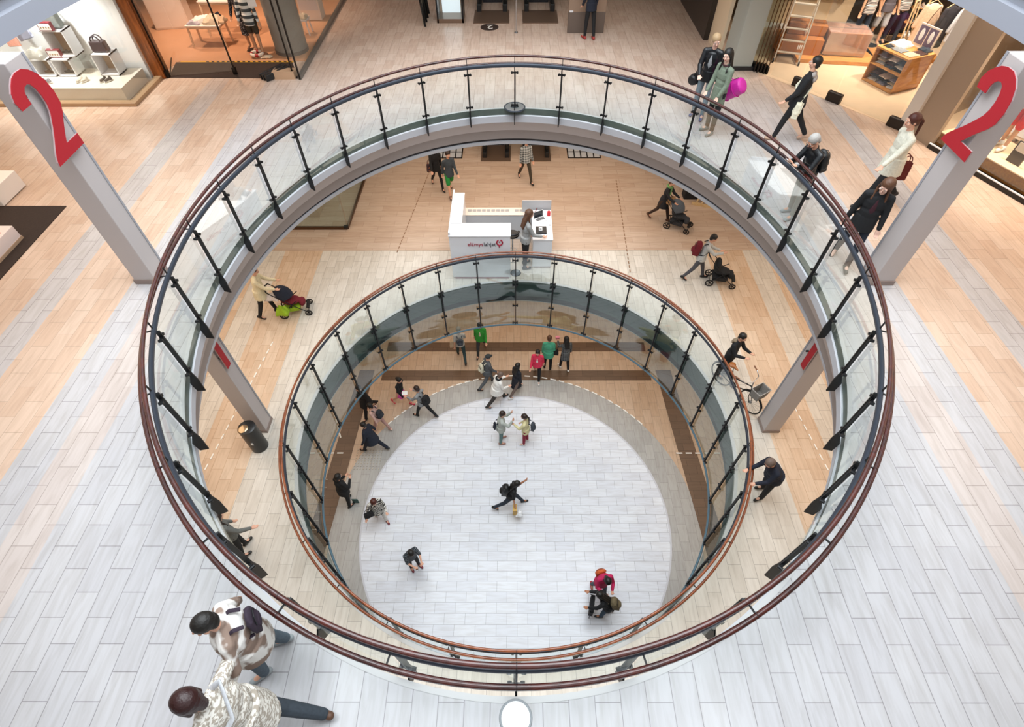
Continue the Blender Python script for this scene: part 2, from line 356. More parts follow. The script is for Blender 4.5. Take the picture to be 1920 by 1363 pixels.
# ground floor
mb = MB(); mb.box((0,9,-.06),(38,34,.12))
tag(mb.build('floor_lower', tiles('ground_floor_stone', .62,.31, 0,0, 'cdb49c','c2a68c','a08e7c','Y',rough=.3)), kind='structure')
def annulus(name, cx, cy, r0, r1, z, m, t0=0, t1=2*pi, n=120, label=None):
    mb = MB(); vs = []
    for i in range(n+1):
        t = t0+(t1-t0)*i/n
        for r in (r0,r1):
            vs.append((cx+r*sin(t), cy+r*cos(t), z)); vs.append((cx+r*sin(t), cy+r*cos(t), z-.006))
    fs = []
    for i in range(n): a = i*4; b = a+4; fs += [(a,b,b+2,a+2),(a+2,b+2,b+3,a+3),(a+1,b+1,b,a)]
    return mb.add(vs, fs).build(name, m)
tag(annulus('floor_ring', CX0,CY0,R0,6.12,.006, tiles('grey_ring_stone',.6,.3,0,0,'b2b1ad','a8a7a4','949390','Y',rough=.25)), kind='structure')
DISC = tiles('pale_disc_stone', .62,.31, .1,.1, 'e2e6ec','d9dde5','a9abb2','X',rough=.18)
mb = MB(); mb.lathe([(0,.012),(R0,.012),(R0,0)], (CX0,CY0,0), 160); tag(mb.build('floor_disc', DISC), kind='structure')
tag(annulus('trim_12', CX0,CY0,R0-.035,R0+.02,.016, PAINT_W), kind='structure')
BROWN = tiles('brown_stone', .62,.31,0,.05,'6f5744','65503f','4d3c2f','X',rough=.3)
mb = MB(); mb.box((.1,14.66,.004),(10.9,.50,.02)); tag(mb.build('floor_stripe', BROWN), kind='structure')
mb = MB(); mb.box((.1,13.13,.006),(10.9,.50,.024)); tag(mb.build('floor_stripe', BROWN), kind='structure')
for s in (-1,1):
    pts = [(s*5.75+.05,13.4),(s*6.35+.05,13.4),(s*6.85+.05,5.6),(s*6.15+.05,5.6)]
    if s < 0: pts = pts[::-1]
    mb = MB(); mb.prism(pts, 0, .014); tag(mb.build('floor_stripe', BROWN), kind='structure')
# rows of white dashes set in the floors
DASH = mat('white_inlay','f2f0ea',.4)
def dashes(name, pts, z, label, ln=.22, gap=.12, w=.05):
    mb = MB(); acc = 0; seg = [(Vector(a),Vector(b)) for a,b in zip(pts[:-1],pts[1:])]
    path = []; 
    for a,b in seg:
        m = max(1,int((b-a).length/.02)); path += [a+(b-a)*i/m for i in range(m)]
    d = 0; start = path[0]; on = True; last = path[0]
    for p in path:
        d += (p-last).length; last = p
        if on and d >= ln: mb.bar((start.x,start.y,z),(p.x,p.y,z),w,.012); on = False; d = 0
        elif not on and d >= gap: start = p; on = True; d = 0
    return tag(mb.build(name, DASH), kind='structure')
dashes('floor_dashes', [(CX0+6.12*sin(t),CY0+6.12*cos(t)) for t in [radians_ for radians_ in [rad(-52)+rad(104)*i/60 for i in range(61)]]], .018, '')
dashes('floor_dashes', [(-9.5,9.55),(-5.9,9.55)], .022, ''); dashes('floor_dashes', [(5.9,9.55),(9.5,9.55)], .022, '')
dashes('floor_dashes', [(-7.6,12.9),(-6.3,9.9)], .022, '')
for a,b in (((-7.6,4.0),(-6.9,10.2)),((7.7,4.0),(7.2,8.5))): dashes('floor_dashes', [a,b], Z1+.006, '', .16,.12,.03)
_ob = mat('dark_inlay','8a6a50',.5)
for a,b in (((3.75,13.0),(3.95,18.4)),((-3.9,14.0),(-3.3,19))):
    mb = MB(); n = 26
    for i in range(n):
        p = Vector(a).lerp(Vector(b), i/n); q = Vector(a).lerp(Vector(b), (i+.6)/n); mb.bar((p.x,p.y,Z1+.012),(q.x,q.y,Z1+.012),.03,.008)
    tag(mb.build('floor_dashes', _ob), kind='structure')
# raised guiding dots on the ground floor
for cx,cy in ((-5.25,9.35),(-6.75,7.6)):
    mb = MB()
    for i in range(9):
        for j in range(8): mb.box((cx+(i-4)*.11*(1 if cx>-6 else .5), cy+(j-4)*(.11 if cx>-6 else .3), .02),(.028,.028,.02))
    tag(mb.build('floor_guide_dots', mat('stone_stud','c3b8a8',.5)), kind='structure')
# outer walls far back behind the shops
for nm,c,d in (('wall_left',(-18.9,9,7),(.2,34,17)),('wall_right',(18.9,9,7),(.2,34,17)),('wall_back',(0,25.9,7),(38,.2,17)),('wall_near',(0,-7.9,7),(38,.2,17))):
    mb = MB(); mb.box(c,d); tag(mb.build(nm, PAINT), kind='structure')
# square columns
COLM = mat('column_white_paint','b9b1af',.5)
def column(name, x, y, z0, z1, label, w=.39, d=.40):
    t = empty(name, (x,y,z0), 0, label, 'column')
    mb = MB(); mb.box((0,0,(z1-z0)/2+.0),(w,d,z1-z0)); mb.build('shaft', COLM, t, bevel=.012)
    mb = MB(); mb.box((0,0,.05),(w+.03,d+.03,.10)); mb.build('plinth', mat('taupe_plinth','8d7d76',.5), t)
    mb = MB()
    for sx in (-1,1): mb.box((sx*(w/2+.006), d/2-.02, (z1-z0)/2+.06),(.012,.04,z1-z0-.12))
    mb.build('corner_strip', mat('grey_strip','9a9aa0',.4), t)
    return t
column('column', -6.74, 7.45, Z2, Z3-1.0, 'white square column left of the oval opening, tall one beside the left red 2')
column('column', 6.71, 7.40, Z2, Z3-1.0, 'white square column right of the oval opening, tall one beside the right red 2')
column('column', -6.38, 7.20, Z1, Z2-1.1, 'white square column on the middle floor beside the black bin')
column('column', 6.43, 7.20, Z1, Z2-1.1, 'white square column on the middle floor beside the bicycle')
# red numeral 2
G2 = [(7.593,13.706),(7.618,13.82),(7.578,13.92),(7.50,13.99),(7.42,14.045),(7.321,14.073),(7.185,14.07),(7.082,14.02),(6.991,13.938),(6.925,13.813),(6.896,13.664),(6.913,13.513),(6.98,13.41),(7.067,13.324),(7.17,13.21),(7.264,13.09),(6.972,13.09),(6.969,12.936),(7.623,12.936),(7.613,12.986),(7.575,13.05),(7.519,13.116),(7.40,13.235),(7.29,13.36),(7.184,13.50),(7.148,13.60),(7.145,13.707),(7.165,13.81),(7.205,13.88),(7.26,13.905),(7.32,13.895),(7.365,13.856),(7.387,13.80),(7.387,13.706)]
REDN = mat('red_sign_face','a81a27',.5); REDS = mat('white_sign_edge','a88f90',.5)
G1 = [(7.06,12.936),(7.06,14.05),(7.18,14.05),(7.50,13.80),(7.50,13.66),(7.22,13.80),(7.22,12.936)]
def numeral(x, zoff, flip, label, yoff=0, G2=G2, grp='red 2 signs on the columns'):
    yc = 7.257
    t = empty('numeral_sign', (x, yc+yoff, 12.936+zoff), 0, label, 'sign', grp)
    pts = [((yc-y if flip else y-yc), z-12.936) for y,z in G2]
    def mk(name, m, x0, x1, grow):
        n = len(pts); cxp = sum(p[0] for p in pts)/n; czp = sum(p[1] for p in pts)/n
        vs = [(xx,p[0],p[1]) for xx in (x0,x1) for p in pts]
        from mathutils.geometry import tessellate_polygon
        bm = bmesh.new(); v = [bm.verts.new(q) for q in vs]
        for tri in tessellate_polygon([[Vector((p[0],p[1],0)) for p in pts]]):
            bm.faces.new([v[i] for i in tri]); bm.faces.new([v[n+i] for i in reversed(tri)])
        for k in range(n): bm.faces.new((v[k],v[(k+1)%n],v[n+(k+1)%n],v[n+k]))
        bmesh.ops.recalc_face_normals(bm, faces=bm.faces)
        me = bpy.data.meshes.new(name); bm.to_mesh(me); bm.free(); me.materials.append(m); o = bpy.data.objects.new(name, me); C.objects.link(o); o.parent = t
    sx = 1 if x < 0 else -1
    mk('sign_body', REDS, 0, sx*.022, 0); mk('sign_face', REDN, sx*.022, sx*.03, 0)
    mb = MB()
    for z in (.3,.85): mb.bar((0,.08 if z<.5 else -.1,z),(-sx*.06,.08 if z<.5 else -.1,z),.03)
    mb.build('bracket', mat('dark_steel','2b2d31',.4,metal=.6), t)
numeral(-6.47, 0, True, 'red number 2 fixed high on the left column of the oval opening')
numeral(6.44, 0, False, 'red number 2 fixed high on the right column of the oval opening')
numeral(-6.12, -4.766, True, 'lower part of a red 1 on the middle-floor column by the black bin', -.30, G1, 'red 1 signs on the columns')
numeral(6.17, -4.766, False, 'lower part of a red 1 on the middle-floor column by the bicycle', -.10, G1, 'red 1 signs on the columns')

# ================================================================ BALUSTRADES
RAILWOOD = wood('mahogany_handrail','2f1411','521f17',6,.25,(1,1,1),coat=.6)
RAILWOOD1 = wood('reddish_wood_handrail','6e3519','94502a',6,.25,(1,1,1),coat=.5)
STEEL_B = mat('blue_grey_steel','3b424d',.4,metal=.3); STEEL_D = mat('black_steel','141619',.45,metal=.1); CHROME = mat('polished_steel','b9bdc2',.2,metal=1)
SEAM = mat('dark_joint','251210',.5)
GLASS2 = glass('upper_railing_glass', (.93,.97,.955), .035, .015, (.86,.93,.92), fres=.25); GLASS1 = glass('middle_railing_glass', (.90,.955,.945), .03, .03, (.80,.88,.87), fres=.22); SKIRT = glass('glass_skirt', (.62,.70,.69), .02, .0, fres=.14)
def arcpos(n, a, b, k):
    """k-th of n points at equal arc length round the oval"""
    T = [2*pi*i/1440 for i in range(1441)]; s = [0]
    for i in range(1440): s.append(s[-1]+sqrt((a*cos(T[i]))**2+(b*sin(T[i]))**2))
    q = (k % n)/n*s[-1]; lo = 0
    while lo < 1440 and s[lo+1] < q: lo += 1
    return T[lo]+(T[lo+1]-T[lo])*(q-s[lo])/(s[lo+1]-s[lo])
def oval_tube(mb, cx, cy, a, b, z, r, n=192, seg=10, flat=1.0):
    mb.tube([(cx+a*sin(2*pi*k/n), cy+b*cos(2*pi*k/n), z) for k in range(n)], r, seg, True, flat=flat)
def balustrade(label, cx, cy, a, b, n, zf, zc, zlow, ww, wt, glas, skirt, wood_m, ua):
    t = empty('balustrade', (cx,cy,zf), 0, label, 'balustrade')
    inv = Matrix.Translation((-cx,-cy,-zf))
    def fin(mb, name, m, smooth=False, parent=None):
        mb.v = [tuple(inv @ Vector(v)) for v in mb.v]; return mb.build(name, m, parent or t, smooth=smooth)
    mb = MB(); oval_tube(mb,cx,cy,a,b,zc,.031 if not skirt else .027,flat=1.5); fin(mb,'steel_top_rail',STEEL_B,True)
    mb = MB(); oval_tube(mb,cx,cy,a+.004,b+.004,zc+ua,ww); fin(mb,'upper_handrail',wood_m,True)
    mb = MB(); oval_tube(mb,cx,cy,a+wt,b+wt,zc+.0,ww); fin(mb,'lower_handrail',wood_m,True)
    mb = MB(); oval_tube(mb,cx,cy,a+wt+.01,b+wt+.01,zc-.034,.017,flat=.5); fin(mb,'steel_under_rail',CHROME,True)
    ts = [arcpos(n,a,b,k) for k in range(n)]
    for k,th in enumerate(ts):
        nrm = Vector((sin(th)/a, cos(th)/b, 0)).normalized(); tg = Vector((nrm.y,-nrm.x,0)); P = Vector((cx+a*sin(th), cy+b*cos(th), 0))
        def q(r, w, z): return P + nrm*r + tg*w + Vector((0,0,z))
        mb = MB()
        if not skirt:
            prof = [(.0,zc-.03),(-.058,zc-.03),(-.058,zf+.10),(-.078,zf-.08),(-.066,zf-.37),(.045,zf-.33),(.062,zf-.12),(.0,zf+.03)]
        else:
            prof = [(.0,zc-.03),(-.058,zc-.03),(-.058,zlow+.1),(-.05,zlow),(.0,zlow)]
        for w0,w1 in ((-.012,.012),):
            m = len(prof); vs = [q(r,w,z) for w in (w0,w1) for r,z in prof]
            mb.add(vs, [tuple(range(m)), tuple(range(2*m-1,m-1,-1))]+[(i,(i+1)%m,m+(i+1)%m,m+i) for i in range(m)])
        mb.bar(q(-.045,.022,zc-.12), q(-.045,.022,(zf+.1 if not skirt else zlow+.05)), .012)
        p = fin(mb,'post',STEEL_D)
        mb = MB(); mb.bar(q(0,0,zc+.03), q(.004,0,zc+ua-.01), .016); mb.bar(q(.03,0,zc), q(wt,0,zc-.01), .016)
        fin(mb,'rail_bracket',STEEL_D)
        zs = (zc-.16, zf+.14) if not skirt else (zc-.14, zf+.07, zf-.10, (zf+zlow)/2-.05, zlow+.08)
        for z in zs:
            mb = MB(); mb.bar(q(-.02,-.075,z), q(-.02,.075,z), .03,.035)
            for w in (-.07,.07): mb.lathe([(.0,-.03),(.024,-.03),(.024,.03),(0,.03)], (0,0,0), 8, Matrix.Translation(q(-.02,w,z)) @ Matrix.Rotation(pi/2,4,tg))
            fin(mb,'glass_clamp',STEEL_D,parent=p)
        # glass between this post and the next
        th2 = ts[(k+1)%n]; th2 = th2 if th2 > th else th2+2*pi; e = .02/a
        def pane(z0,z1,m,nm):
            mb = MB(); N = 10; vs = []
            for rr in (0,.014):
                for i in range(N+1):
                    tt = th+e+(th2-th-2*e)*i/N
                    for z in (z0,z1): vs.append((cx+(a+.012-rr)*sin(tt), cy+(b+.012-rr)*cos(tt), z))
            M_ = 2*(N+1); fs = []
            for i in range(N): fs += [(2*i,2*i+1,2*i+3,2*i+2)]
            mb.add(vs[:M_], fs); fin(mb,nm,m,True)
        if not skirt: pane(zf-.05, zc-.07, glas, 'glass_panel')
        else: pane(zf+.0, zc-.07, glas, 'glass_panel'); pane(zlow+.03, zf-.03, skirt, 'skirt_panel')
    # joints of the handrails at every second post
    mb = MB()
    for k in range(0,n,2):
        th = ts[k]
        for rr,z in ((.004,zc+ua),(wt,zc)):
            c = Vector((cx+(a+rr)*sin(th), cy+(b+rr)*cos(th), z)); d = Vector((a*cos(th),-b*sin(th),0)).normalized()
            mb.tube([c-d*.005,c+d*.005], ww*1.03, 12)
    fin(mb,'handrail_joint',SEAM)
    if skirt:
        mb = MB(); oval_tube(mb,cx,cy,a-.03,b-.03,zlow,.03,flat=1.2); fin(mb,'bottom_rail',mat('slate_blue_steel','5d7886',.35,metal=.2),True)
    return t
Z2C, Z1C = 11.477, 6.647
balustrade('upper oval railing of glass panels, black posts and dark mahogany handrails', CX2,CY2,A2,B2,32,Z2,Z2C,0,.029,.135,GLASS2,None,RAILWOOD,.215)
balustrade('lower round railing with long glass skirt and orange brown handrails', CX1,CY1,R1,R1,28,Z1,Z1C,Z1-1.90,.024,.105,GLASS1,SKIRT,RAILWOOD1,.175)
# round plates in the floors
def floor_plate(x,y,z,r,m1,m2,label,name='floor_plate'):
    t = empty(name,(x,y,z),0,label,'floor plate')
    mb = MB(); mb.lathe([(0,.012),(r*.86,.012),(r*.86,0)],n=40); mb.build('plate',m1,t,smooth=True)
    mb = MB(); mb.lathe([(r*.86,0),(r*.86,.016),(r*.97,.016),(r,0)],n=40); mb.build('rim',m2,t,smooth=True); return t
p = at(965,201,Z2); floor_plate(p.x,p.y,Z2,.29,mat('brushed_plate','a9adb2',.3,metal=.7),STEEL_B,'round steel floor plate behind the far rail of the oval opening')
p = at(967,512,Z1); floor_plate(p.x,p.y,Z1,.17,mat('slate_plate','73808a',.4,metal=.3),STEEL_B,'small round grey floor plate beside the white kiosk')
p = at(967,1345,Z2); floor_plate(p.x,p.y-.005,Z2,.175,mat('white_enamel','fbfbfb',.3),mat('grey_rim','8b8f93',.4),'white round disc on the floor in front of the near rail')
mb = MB(); mb.ball((0,0,.02),(.11,.05,.03)); o = mb.build('plate_dent',STEEL_D); o.parent = [x for x in bpy.data.objects if x.name=='floor_plate'][0]
# ================================================================ PEOPLE
_BAKE = []
def capsule(mb, a, b, ra, rb=None, n=10, sq=1.0):
    a, b = Vector(a), Vector(b); rb = ra if rb is None else rb
    d = b-a; L = d.length
    if L < 1e-6: return mb.ball(a, ra, n)
    q = d.normalized().to_track_quat('Z','Y').to_matrix().to_4x4(); M = Matrix.Translation(a) @ q
    prof = [(0,-ra)]+[(ra*sin(t),-ra*cos(t)) for t in (.4,.8,1.2,pi/2)]+[(rb*cos(t),L+rb*sin(t)) for t in (0,.4,.8,1.2)]+[(0,L+rb)]
    return mb.lathe(prof, (0,0,0), n, M, 1, sq)
def loft(mb, rings, n=20):
    vs = []
    for c,rx,ry in rings: vs += [Vector(c)+Vector((rx*cos(2*pi*k/n), ry*sin(2*pi*k/n), 0)) for k in range(n)]
    m = len(rings)
    return mb.add(vs, [tuple(range(n-1,-1,-1)), tuple((m-1)*n+k for k in range(n))]+[(i*n+k,i*n+(k+1)%n,(i+1)*n+(k+1)%n,(i+1)*n+k) for i in range(m-1) for k in range(n)])
def bake(mb, name, m, parent, vox, smooth=2, scale=1.0, local=None):
    """queue: union the overlapping volumes into one continuous skin"""
    me = bpy.data.meshes.new(name+'_src'); me.from_pydata([tuple(Vector(v)*scale) for v in mb.v], [], mb.f); me.update()
    bm = bmesh.new(); bm.from_mesh(me); bmesh.ops.remove_doubles(bm, verts=bm.verts, dist=1e-6); bmesh.ops.recalc_face_normals(bm, faces=bm.faces); bm.to_mesh(me); bm.free()
    o = bpy.data.objects.new(name, me); C.objects.link(o); o.parent = parent; me.materials.append(m)
    r = o.modifiers.new('r','REMESH'); r.mode = 'VOXEL'; r.voxel_size = vox; r.use_smooth_shade = True
    if smooth: s = o.modifiers.new('s','SMOOTH'); s.iterations = smooth; s.factor = .5
    _BAKE.append((o, m)); return o
def bake_all():
    bpy.context.view_layer.update(); dg = bpy.context.evaluated_depsgraph_get(); out = []
    for o, m in _BAKE:
        me = bpy.data.meshes.new_from_object(o.evaluated_get(dg)); out.append((o, m, me))
    for o, m, me in out:
        o.modifiers.clear(); old = o.data; me.name = o.name; o.data = me; me.materials.clear(); me.materials.append(m); bpy.data.meshes.remove(old)
        me.polygons.foreach_set('use_smooth', [True]*len(me.polygons))
    _BAKE.clear()
SKIN = mat('skin_light','d9a68c',.55); SKIN2 = mat('skin_tan','b98262',.55); SKIN3 = mat('skin_pale','e2b8a4',.55)
EYEW = mat('eye_white','e8e6e2',.3); EYED = mat('eye_dark','1d1714',.3); LIP = mat('lips','a85a52',.5); SOLE = mat('shoe_sole','d8d6d0',.7)
HAIRS = dict(black=mat('black_hair','15120f',.5,bump=.4,scale=60), dark=mat('dark_brown_hair','2a1a14',.5,bump=.4,scale=60), brown=mat('brown_hair','5a3a26',.5,bump=.4,scale=60),
             blond=mat('blond_hair','a98d6a',.55,bump=.4,scale=60), grey=mat('grey_hair','a5a19c',.6,bump=.4,scale=60), auburn=mat('auburn_hair','4a1f14',.5,bump=.4,scale=60), salt=mat('grey_brown_hair','6b5a50',.6,bump=.4,scale=60))
def fab(name, col, rough=.85, var=.12, bump=.25, scale=30): return mat('cloth_'+name, col, rough, var=var, bump=bump, scale=scale)
def person(label, pos, yaw, h=1.72, legs=((18,8),(-16,14)), arms=((0,8,10,0),(0,8,10,0)), lean=3, twist=0, head=(0,8), top=None, top_name='jacket', hem=.09, bottom=None, bottom_name='trousers', short=0,
           shoe=None, hair='dark', style='short', skin=None, fine=False, bulk=0, hood=None, inner=None, bald=False, name='person', cat='person', group=None, sleeve=1.0, headless=False, flare=0, out=(3,3), scarf=None, collar=None, crouch=False, beard=None, glasses=False):
    """one figure; legs/arms are (left, right); angles in degrees; faces +Y before yaw"""
    skin = skin or SKIN; s = h/1.75; vox = .0085 if fine else .0145; V = Vector
    root = empty(name, pos, rad(yaw), label, cat, group)
    hip = V((0,0,.93)); X = V((1,0,0))
    # legs
    J = []
    for i, sg in ((0,-1),(1,1)):
        a, k = rad(legs[i][0]), rad(legs[i][1]); fp = rad(legs[i][2]) if len(legs[i]) > 2 else (0 if legs[i][0] >= -6 else rad(-28))
        H = hip+V((sg*.088,0,-.02)); so = sin(rad(out[i]))*sg
        K = H+V((so,sin(a),-cos(a))).normalized()*.42; A = K+V((so*.3,sin(a-k),-cos(a-k))).normalized()*.41
        fd = V((sg*.16,cos(fp),sin(fp))).normalized(); J.append((H,K,A,fd,fp))
    low = min(min(A.z-.085, (A+fd*.16).z-.045, (A-fd*.05).z-.06) for H,K,A,fd,fp in J); dz = V((0,0,-low))
    J = [(H+dz,K+dz,A+dz,fd,fp) for H,K,A,fd,fp in J]; hip = hip+dz
    l = rad(lean); u = V((0,sin(l),cos(l))); w = V((0,cos(l),-sin(l)))
    R = Matrix.Rotation(rad(twist),3,u); Xs = R@X; ws = R@w
    sh = [hip+u*.465+Xs*(-.168-bulk*.3), hip+u*.465+Xs*(.168+bulk*.3)]
    arm = []
    for i, sg in ((0,-1),(1,1)):
        f, o, e, n_ = [rad(v) for v in arms[i]]
        def dirn(ff,oo): return ((-u*cos(ff)+ws*sin(ff))*cos(oo)+Xs*sg*sin(oo)).normalized()
        d1 = dirn(f,o); d2 = dirn(f+e,o-n_); E = sh[i]+d1*.28; Wr = E+d2*.25; arm.append((sh[i],E,Wr,d2,dirn(f+e+pi/2,o)))
    nb = hip+u*.53; hp = rad(head[1]); hy = rad(head[0])
    hu = (Matrix.Rotation(-hp,3,Xs)@u).normalized(); hf = (Matrix.Rotation(-hp,3,Xs)@ws).normalized(); Rh = Matrix.Rotation(hy,3,hu); hf = (Rh@hf).normalized(); hx = hf.cross(hu).normalized()
    HC = nb+u*.05+hu*.155+hf*.015
    HM = Matrix(((hx.x,hf.x,hu.x,HC.x),(hx.y,hf.y,hu.y,HC.y),(hx.z,hf.z,hu.z,HC.z),(0,0,0,1))) @ Matrix.Scale(1.07,4)
    TM = Matrix(((Xs.x,ws.x,u.x,hip.x),(Xs.y,ws.y,u.y,hip.y),(Xs.z,ws.z,u.z,hip.z),(0,0,0,1)))
    root['_s'] = s
    def torso(mb, g, low=True, mid=True):
        mb.ball((0,.0,.33),(.150+g+bulk,.098+g+bulk*.8,.19+g),14,TM)
        if mid: mb.ball((0,.012,.16),(.132+g+bulk*1.15,.096+g+bulk*1.3,.17+g),14,TM)
        for q_,sg in ((sh[0],1),(sh[1],-1)): capsule(mb, q_+Xs*.012*sg, hip+u*.50-Xs*.03*sg, .047+g, .045+g)
        if low: mb.ball((0,-.005,.0),(.150+g+bulk,.112+g+bulk,.14+g),14,TM)
    # body: one continuous skin
    mb = MB(); torso(mb,-.012)
    for H,K,A,fd,fp in J:
        capsule(mb,H,K,.078,.050); capsule(mb,K,A,.052,.034); capsule(mb,A,A+fd*.13-V((0,0,.045)),.034,.028)
        mb.ball(K+(A-K)*.28,.052,10)
    for i,(S_,E,Wr,d2,pd) in enumerate(arm):
        sg = (-1,1)[i]
        capsule(mb,S_,E,.046,.037); capsule(mb,E,Wr,.038,.026)
        side = d2.cross(pd).normalized()   # across the palm
        P0 = Wr+d2*.02; capsule(mb,P0-side*.018,P0+d2*.06-side*.022,.017,.018); capsule(mb,P0+side*.018,P0+d2*.06+side*.022,.017,.018); capsule(mb,P0,P0+d2*.055,.02,.02)
        fr = .0085 if fine else .0095
        for q_,ln in ((-.031,.062),(-.0105,.074),(.0105,.070),(.031,.054)):
            k0 = P0+d2*.075+side*q_; k1 = k0+(d2*.85+pd*.45).normalized()*ln*.55; k2 = k1+(d2*.35+pd*.9).normalized()*ln*.5
            capsule(mb,k0-d2*.02,k1,fr,fr*.95,8); capsule(mb,k1,k2,fr*.95,fr*.8,8)
        t0 = P0+d2*.02-side*.03; t1 = t0+(d2*.7-side*.7).normalized()*.035; t2 = t1+(d2*.9+pd*.4).normalized()*.028
        capsule(mb,t0,t1,fr*1.15,fr,8); capsule(mb,t1,t2,fr,fr*.85,8)
    if not headless:
        capsule(mb,nb-u*.02,HC-hu*.04-hf*.01,.056,.048)
        mb.ball((0,-.006,.022),(.076,.094,.094),16,HM); mb.ball((0,.022,-.035),(.056,.066,.078),14,HM); mb.ball((0,.052,-.083),(.026,.024,.022),10,HM)
        capsule(mb,HM@V((0,.088,.015)),HM@V((0,.108,-.026)),.008,.0135,8)          # nose
        for sg in (-1,1):
            mb.ball((sg*.077,-.002,-.008),(.010,.022,.032),8,HM); mb.ball((sg*.04,.07,-.03),(.022,.018,.02),8,HM); mb.ball((sg*.03,.083,.032),(.024,.010,.009),8,HM)
    bake(mb,'body',skin,root,vox,1,s)
    def small(mb,nm,m): mb.v = [tuple(V(v)*s) for v in mb.v]; return mb.build(nm,m,root,smooth=True)
    if not headless:
        for sg in (-1,1):
            mb = MB(); mb.ball((sg*.031,.081,.004),(.0115,.009,.0065),8,HM); e_ = small(mb,'eye',EYEW)
            mb = MB(); mb.ball((sg*.031,.0875,.004),(.0055,.0040,.0058),8,HM); mb.v = [tuple(V(v)*s) for v in mb.v]; mb.build('iris',EYED,e_,smooth=True)
        mb = MB(); mb.ball((0,.086,-.052),(.024,.009,.0075),8,HM); small(mb,'lips',LIP)
        if glasses:
            mb = MB()
            for sg in (-1,1): mb.tube([HM@V((sg*.033+.022*cos(t),.104,.004+.017*sin(t))) for t in [2*pi*i/12 for i in range(12)]],.002,6,True); mb.bar(HM@V((sg*.055,.10,.01)),HM@V((sg*.08,-.01,.008)),.003)
            mb.bar(HM@V((-.012,.105,.006)),HM@V((.012,.105,.006)),.003); small(mb,'glasses',STEEL_D)
    if beard:
        mb = MB(); mb.ball((0,.048,-.082),(.042,.042,.036),12,HM); bake(mb,'beard',HAIRS[beard],root,.01,1,s)
    # hair
    hm = HAIRS.get(hair, hair) if isinstance(hair,str) else hair; mb = MB()
    if headless: pass
    elif style == 'cap':
        mb.ball((0,-.008,.045),(.092,.112,.082),14,HM); mb.ball((0,.10,.045),(.062,.062,.010),12,HM); bake(mb,'cap',hm,root,.01,2,s)
    elif style == 'hood':
        mb.ball((0,-.022,.022),(.105,.115,.125),14,HM); mb.ball((0,-.03,-.10),(.11,.10,.10),12,HM); bake(mb,'hood',hm,root,.012,2,s)
    elif style == 'bald':
        mb.ball((0,-.03,-.005),(.086,.085,.05),14,HM); bake(mb,'hair',hm,root,.01,2,s)
    else:
        top_z = .038 if style != 'buzz' else .03
        mb.ball((0,-.016,top_z),(.088,.100,.092),16,HM); mb.ball((0,-.055,-.02),(.076,.052,.075),12,HM)
        if style in ('long','pony','bun','bob'):
            mb.ball((0,-.02,.03),(.092,.104,.096),16,HM)
        if style == 'bob':
            for sg in (-1,1): capsule(mb,HM@V((sg*.066,-.01,.02)),HM@V((sg*.07,-.005,-.075)),.030,.024)
            capsule(mb,HM@V((0,-.06,0)),HM@V((0,-.06,-.09)),.07,.05)
        if style == 'long':
            back = -ws
            for sg in (-1,0,1):
                a0 = HM@V((sg*.055,-.045,.02)); b0 = nb+u*.0+back*.075+Xs*sg*.055; c0 = nb-u*.17+back*(.118+bulk)+Xs*sg*.06
                capsule(mb,a0,b0,.042,.040); capsule(mb,b0,c0,.040,.026)
                if sg: capsule(mb,HM@V((sg*.074,.0,.02)),HM@V((sg*.082,.0,-.12)),.022,.022); capsule(mb,HM@V((sg*.082,.0,-.12)),nb-u*.10+ws*.07+Xs*sg*.10,.022,.018)
        if style == 'pony':
            a0 = HM@V((0,-.105,.03)); b0 = HM@V((0,-.15,-.04)); c0 = nb-u*.16-ws*.13; capsule(mb,HM@V((0,-.08,.03)),a0,.03,.026); capsule(mb,a0,b0,.026,.032); capsule(mb,b0,c0,.032,.012)
        if style == 'bun': mb.ball((0,-.12,.04),(.045,.042,.045),12,HM)
        bake(mb,'hair',hm,root,.0085 if fine else .0125,1,s)
    # upper garment
    if top:
        mb = MB(); g = .016+bulk*.2; torso(mb,g,low=True)
        for i,(S_,E,Wr,d2,pd) in enumerate(arm):
            r0 = .062 if sleeve else .06
            if sleeve >= 1: capsule(mb,S_,E,.064,.053); capsule(mb,E,Wr-d2*.012,.054,.040)
            elif sleeve > 0: capsule(mb,S_,S_+(E-S_)*(sleeve*1.0),.064,.058)
        if hem > 0:
            legc = (J[0][1]+J[1][1])/2; sp = abs(J[0][1].y-J[1][1].y); rings = []
            for q_ in range(8):
                t = q_/7; k_ = min(1,hem*t/.42)
                rings.append((hip+V((0,legc.y*k_*.8,.10-(hem+.10)*t)), .152+g+bulk+flare*t+.015*t, .118+g+bulk+flare*t+sp*.35*k_))
            loft(mb, rings[::-1])
        if not headless: capsule(mb,nb-u*.03,nb+u*.025,.066,.060)
        else: capsule(mb,nb-u*.06,nb-u*.02,.06,.05)
        bake(mb,top_name,top,root,vox*1.15,2,s)
    if inner:   # shirt showing at the open front
        mb = MB(); mb.ball((0,.055+bulk,.26),(.062,.072,.22),12,TM); bake(mb,'shirt',inner,root,vox*1.2,2,s)
    if hood:
        mb = MB(); capsule(mb,nb+u*.0-ws*.06-Xs*.06,nb-ws*.06+Xs*.06,.055,.055); mb.ball((0,-.11,.45),(.10,.055,.075),12,TM); bake(mb,'hood',hood,root,.014,2,s)
    if scarf:
        mb = MB(); mb.tube([nb+u*.03+(Xs*cos(t)*.085+ws*sin(t)*.085) for t in [2*pi*i/14 for i in range(14)]],.038,10,True); capsule(mb,nb+ws*.1,hip+u*.30+ws*.135+Xs*.03,.034,.03); bake(mb,'scarf',scarf,root,.013,2,s)
